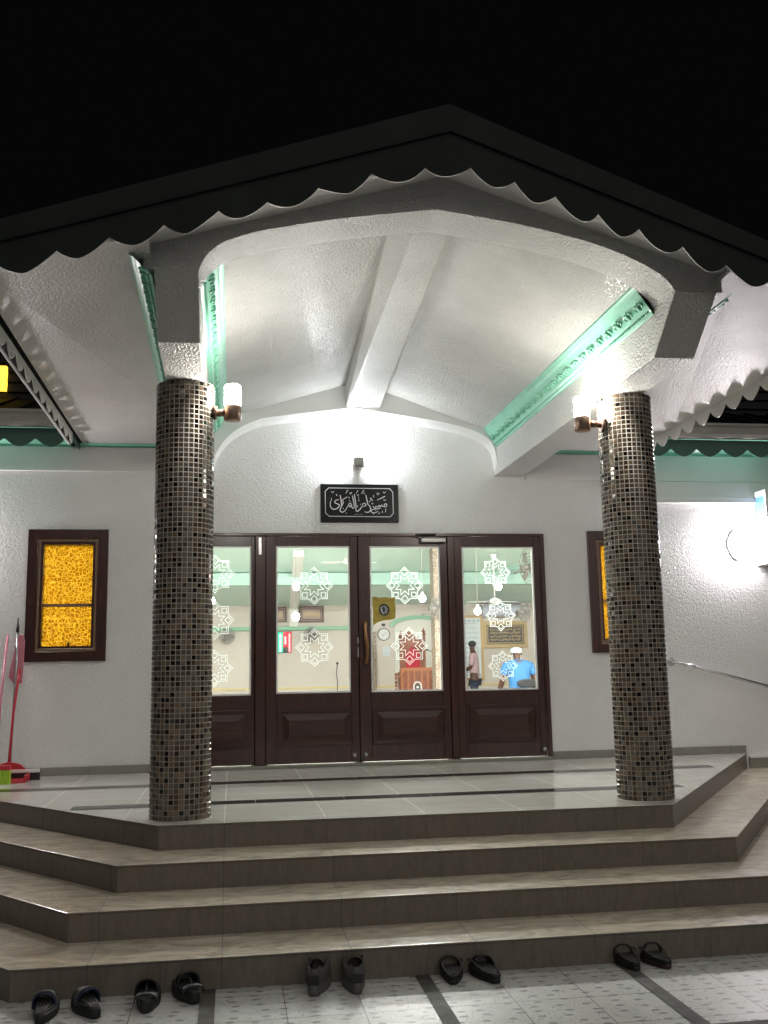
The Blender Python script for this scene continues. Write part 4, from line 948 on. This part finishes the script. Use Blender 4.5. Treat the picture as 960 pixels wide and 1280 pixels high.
f=MB(); f.tube([(0,0,.14),(-.03,.25,.7),(-.05,.50,1.22)],.011); f.build('handle',M['pinkp'],t)
t=thing('floor_squeegee','floor squeegee with white top, black blade and slim metal pole on the wall','squeegee',(-2.93,-.30,0))
f=MB(); f.box(-.16,.175,-.012,.02,.0,.062); f.build('blade',M['rubber'],t)
f=MB(); f.box(-.16,.17,-.022,.03,.0625,.09); f.build('clamp',M['white'],t,bevel=.004)
f=MB(); f.tube([(-.07,0,.085),(-.09,.20,.95),(-.10,.245,1.25)],.010); f.build('pole',M['alu'],t)
f=MB(); f.cyl((-.10,.245,1.245),(-.101,.255,1.31),.014,.011,12); f.cyl((-.101,.255,1.31),(-.102,.26,1.37),.006,n=10); f.build('pole_tip',M['rubber'],t)

# ------------------------------------------------------------------ shoes
def foot(t, L=.27, Wd=.10, right=1):
    """outline along +y from heel (0) to toe (L)"""
    c=[]
    for a in [i*2*pi/36 for i in range(36)]:
        y=L/2-L/2*cos(a); q=y/L
        w=Wd/2*(.70+.34*sin(pi*min(1,max(0,(q-.15)/.95)))**1.0)
        e=sin(a); e=math.copysign(abs(e)**.62,e)
        c.append((e*w+right*(-.008)*sin(pi*q)*1.0, y))
    return c
def sole(mb,c,z0,z1,mi,grow=0,rise=0):
    n=len(c); cx=sum(p[0] for p in c)/n; cy=sum(p[1] for p in c)/n; L=max(p[1] for p in c)
    g=lambda p,s:(cx+(p[0]-cx)*s, cy+(p[1]-cy)*s)
    sp=lambda y: rise*max(0,(y/L-.6)/.4)**2+rise*.5*max(0,(.2-y/L)/.2)
    rings=[(.955,z0),(1.0,z0+(z1-z0)*.25),(1.0,z0+(z1-z0)*.8),(.965,z1)]
    vs=[]
    for s_,z in rings:
        for p in c: q=g(p,s_*(1+grow)); vs.append((q[0],q[1],z+sp(q[1])*(z-z0)/(z1-z0)))
    mb.add(vs,[(k*n+i,k*n+(i+1)%n,(k+1)*n+(i+1)%n,(k+1)*n+i) for k in range(3) for i in range(n)],mi,True)
    mb.add(vs,[tuple(range(n))[::-1],tuple(range(3*n,4*n))],mi)
def band(mb,y0,y1,w0,w1,h0,h1,zb,mi=0,th=.006,n=14,flare=0):
    """arched strap over the foot from y0 to y1"""
    o=[];i_=[]
    for side,arr in ((0,o),(1,i_)):
        for k in range(7):
            s_=k/6; y=y0+(y1-y0)*s_; w=w0+(w1-w0)*s_-side*th; h=h0+(h1-h0)*s_-side*th
            for j in range(n+1):
                a=pi*j/n; xx=-w*math.copysign(abs(cos(a))**.75,cos(a))
                arr.append((xx, y+flare*sin(a), zb+h*abs(sin(a))**.8))
    m=n+1; N_=len(o)
    fs=[]
    for k in range(6):
        for j in range(n):
            fs.append((k*m+j,k*m+j+1,(k+1)*m+j+1,(k+1)*m+j)); fs.append((N_+k*m+j,N_+(k+1)*m+j,N_+(k+1)*m+j+1,N_+k*m+j+1))
    for j in range(n): fs.append((j,N_+j,N_+j+1,j+1)); fs.append((6*m+j,6*m+j+1,N_+6*m+j+1,N_+6*m+j))
    mb.add(o+i_,fs,mi,True)
def shoe(kind,x,y,ang,right,label,group):
    t=thing('shoe' if kind=='clog' else 'sandal',label,'shoe' if kind=='clog' else 'sandal',(x,y,GZ+.001),radians(ang),group); t.scale=(1.02,1.03,1.08)
    c=foot(t,right=right)
    if kind=='slide':
        f=MB(); sole(f,c,0,.034,0,0,.012); f.build('sole',M['shoe'],t)
        f=MB(); sole(f,c,.0345,.042,0,-.09,.0); f.build('footbed',M['insole'],t)
        f=MB()
        for q in (-2,-1,0,1,2): f.tube([(q*.007,.04,.043),(q*.011,.10,.045),(q*.014,.16,.044),(q*.012,.22,.043)],.0028,6)
        f.build('footbed_ribs',M['fan'],t)
        f=MB(); band(f,.12,.235,.050,.040,.062,.040,.026,0,.007,flare=-.01); f.build('strap',M['navy'],t)
        f=MB()
        for k in range(4): band(f,.135+k*.022,.143+k*.022,.0515-.002*k,.0512-.002*k,.066-.005*k,.065-.005*k,.026,0,.004,flare=-.01)
        f.build('strap_rib',M['midsole'],t)
    elif kind=='clogsandal':
        f=MB(); sole(f,c,0,.045,0,.03,.015); f.build('sole',M['shoe'],t)
        f=MB(); sole(f,c,.0455,.05,0,-.1,0); f.build('footbed',M['insole'],t)
        f=MB(); band(f,.115,.262,.053,.030,.068,.022,.034,0,.008); f.build('strap',M['shoe'],t)
        f=MB(); band(f,.03,.055,.049,.050,.030,.032,.036,0,.006); f.tube([(0,.06,.062),(0,.09,.068),(0,.13,.085)],.006,8); f.build('instep_strap',M['shoe'],t)
    elif kind=='clog':
        f=MB(); sole(f,c,0,.040,0,.03,.014); f.build('sole',M['midsole'],t)
        # upper: shell with an opening
        f=MB(); n=len(c); cx0=sum(p[0] for p in c)/n; cy0=.135
        hs=[]
        vs=[]
        def ht(y): q=y/.27; return .048+.028*sin(pi*min(1,q/.9))**.8*(1 if q>.35 else .55)+(.016 if q<.12 else 0)
        for s_,zf in ((1.0,0),(1.01,.35),(.97,.75),(.86,1.0)):
            for p in c: vs.append((cx0+(p[0]-cx0)*s_, cy0+(p[1]-cy0)*s_, .038+ht(p[1])*zf))
        f.add(vs,[(k*n+i,k*n+(i+1)%n,(k+1)*n+(i+1)%n,(k+1)*n+i) for k in range(3) for i in range(n)],0,True)
        f.build('upper',M['shoeg'],t)
        f=MB(); band(f,.13,.262,.046,.022,.082,.045,.036,0,.006); f.build('toe_cap',M['shoeg'],t)
        f=MB(); sole(f,c,.041,.05,0,-.12,0); f.build('footbed',M['rubber'],t)
        f=MB(); f.box(-.026,.026,-.006,.004,.045,.085); f.build('heel_tab',M['shoe'],t,bevel=.006)
    elif kind=='thong':
        f=MB(); sole(f,c,0,.020,0,0,.008); f.build('outsole',M['darkred'] if right>0 and x>.5 else M['shoe'],t)
        f=MB(); sole(f,c,.0205,.036,0,.01,.008); f.build('sole',M['shoe'],t)
        f=MB(); sole(f,c,.0365,.042,0,-.14,0); f.build('footbed',M['insole'],t)
        f=MB(); n=len(c); f.tube([(p[0]*.97,p[1]*.985+.002,.040+.022*sin(pi*min(1,max(0,(p[1]-.06)/.21)))) for p in c]+[(c[0][0]*.97,c[0][1]*.985+.002,.040)],.0042,6); f.build('rim',M['shoeg'],t)
        f=MB(); band(f,.135,.215,.050,.040,.052,.036,.030,0,.006,flare=.01); f.build('strap',M['shoe'],t)
SH=[('slide',-1.945,-4.63,2,-1,'navy ribbed slide sandal at far left, partly cut by the bottom edge','navy slides'),
('slide',-1.715,-4.60,24,1,'navy ribbed slide sandal turned to the left, second from far left','navy slides'),
('clogsandal',-1.52,-4.575,2,-1,'thick black sandal pointing straight at the step, left one of its pair','black strapped sandals'),
('clogsandal',-1.31,-4.50,17,1,'thick black sandal angled left and touching the step beside the cement joint','black strapped sandals'),
('clog',-.795,-4.50,-12,-1,'grey black closed heel clog, left one of the pair in the middle','grey closed clogs'),
('clog',-.597,-4.51,-3,1,'grey black closed heel clog, right one of the pair in the middle','grey closed clogs'),
('thong',-.15,-4.475,-7,-1,'black open sandal next to the middle cement joint, left one of its pair','black open sandals in the middle'),
('thong',.055,-4.50,11,1,'black open sandal splayed toward its mate, right of the middle cement joint','black open sandals in the middle'),
('thong',.745,-4.46,3,-1,'black sandal with maroon sole over the right cement joint','black sandals at the right'),
('thong',.905,-4.46,7,1,'rightmost black sandal, just right of the right cement joint','black sandals at the right')]
for s_ in SH: shoe(*s_)

# ------------------------------------------------------------------ camera
f_px,pi_,ya,ro,cx,cy,cz_=1233.99,.1566,.1533,-.0182,-1.159,-9.1829,.8763
d=Vector((sin(ya)*cos(pi_),cos(ya)*cos(pi_),sin(pi_))); r=Vector((cos(ya),-sin(ya),0)); u=r.cross(d)
r2=r*cos(ro)+u*sin(ro); u2=-r*sin(ro)+u*cos(ro)
cam=bpy.data.cameras.new('camera'); co=bpy.data.objects.new('camera',cam); COL.objects.link(co)
co.matrix_world=Matrix(((r2.x,u2.x,-d.x,cx),(r2.y,u2.y,-d.y,cy),(r2.z,u2.z,-d.z,cz_),(0,0,0,1)))
cam.sensor_fit='VERTICAL'; cam.sensor_height=36; cam.lens=36*f_px/1280; cam.clip_end=500; cam.clip_start=.05
SC.camera=co

# ------------------------------------------------------------------ night sky
wd=bpy.data.worlds.new('World'); SC.world=wd; wd.use_nodes=True
bg=wd.node_tree.nodes['Background']
bg.inputs[0].default_value=(.80,.86,1.0,1); bg.inputs[1].default_value=.0009
sk=wd.node_tree.nodes.new('ShaderNodeTexSky'); sk.sky_type='NISHITA'; sk.sun_disc=False; sk.sun_elevation=radians(-6); sk.sun_rotation=radians(200)
mxn=wd.node_tree.nodes.new('ShaderNodeMix'); mxn.data_type='RGBA'; mxn.inputs[0].default_value=.3; mxn.inputs[6].default_value=(.80,.86,1.0,1)
wd.node_tree.links.new(sk.outputs[0],mxn.inputs[7]); wd.node_tree.links.new(mxn.outputs[2],bg.inputs[0])

sd=bpy.data.lights.new('town_glow','SUN'); sd.energy=.20; sd.angle=radians(70); sd.color=(1,.96,.9); so=bpy.data.objects.new('town_glow',sd); COL.objects.link(so)
so.rotation_euler=Vector((-.25,1,-.75)).to_track_quat('-Z','Y').to_euler()
SC.view_settings.view_transform='Standard'; SC.view_settings.look='None'; SC.view_settings.gamma=1; SC.view_settings.exposure=1.65
SC.view_settings.use_curve_mapping=False
SC.cycles.max_bounces=8; SC.cycles.transparent_max_bounces=12; SC.cycles.sample_clamp_indirect=6
SC.cycles.use_denoising=True
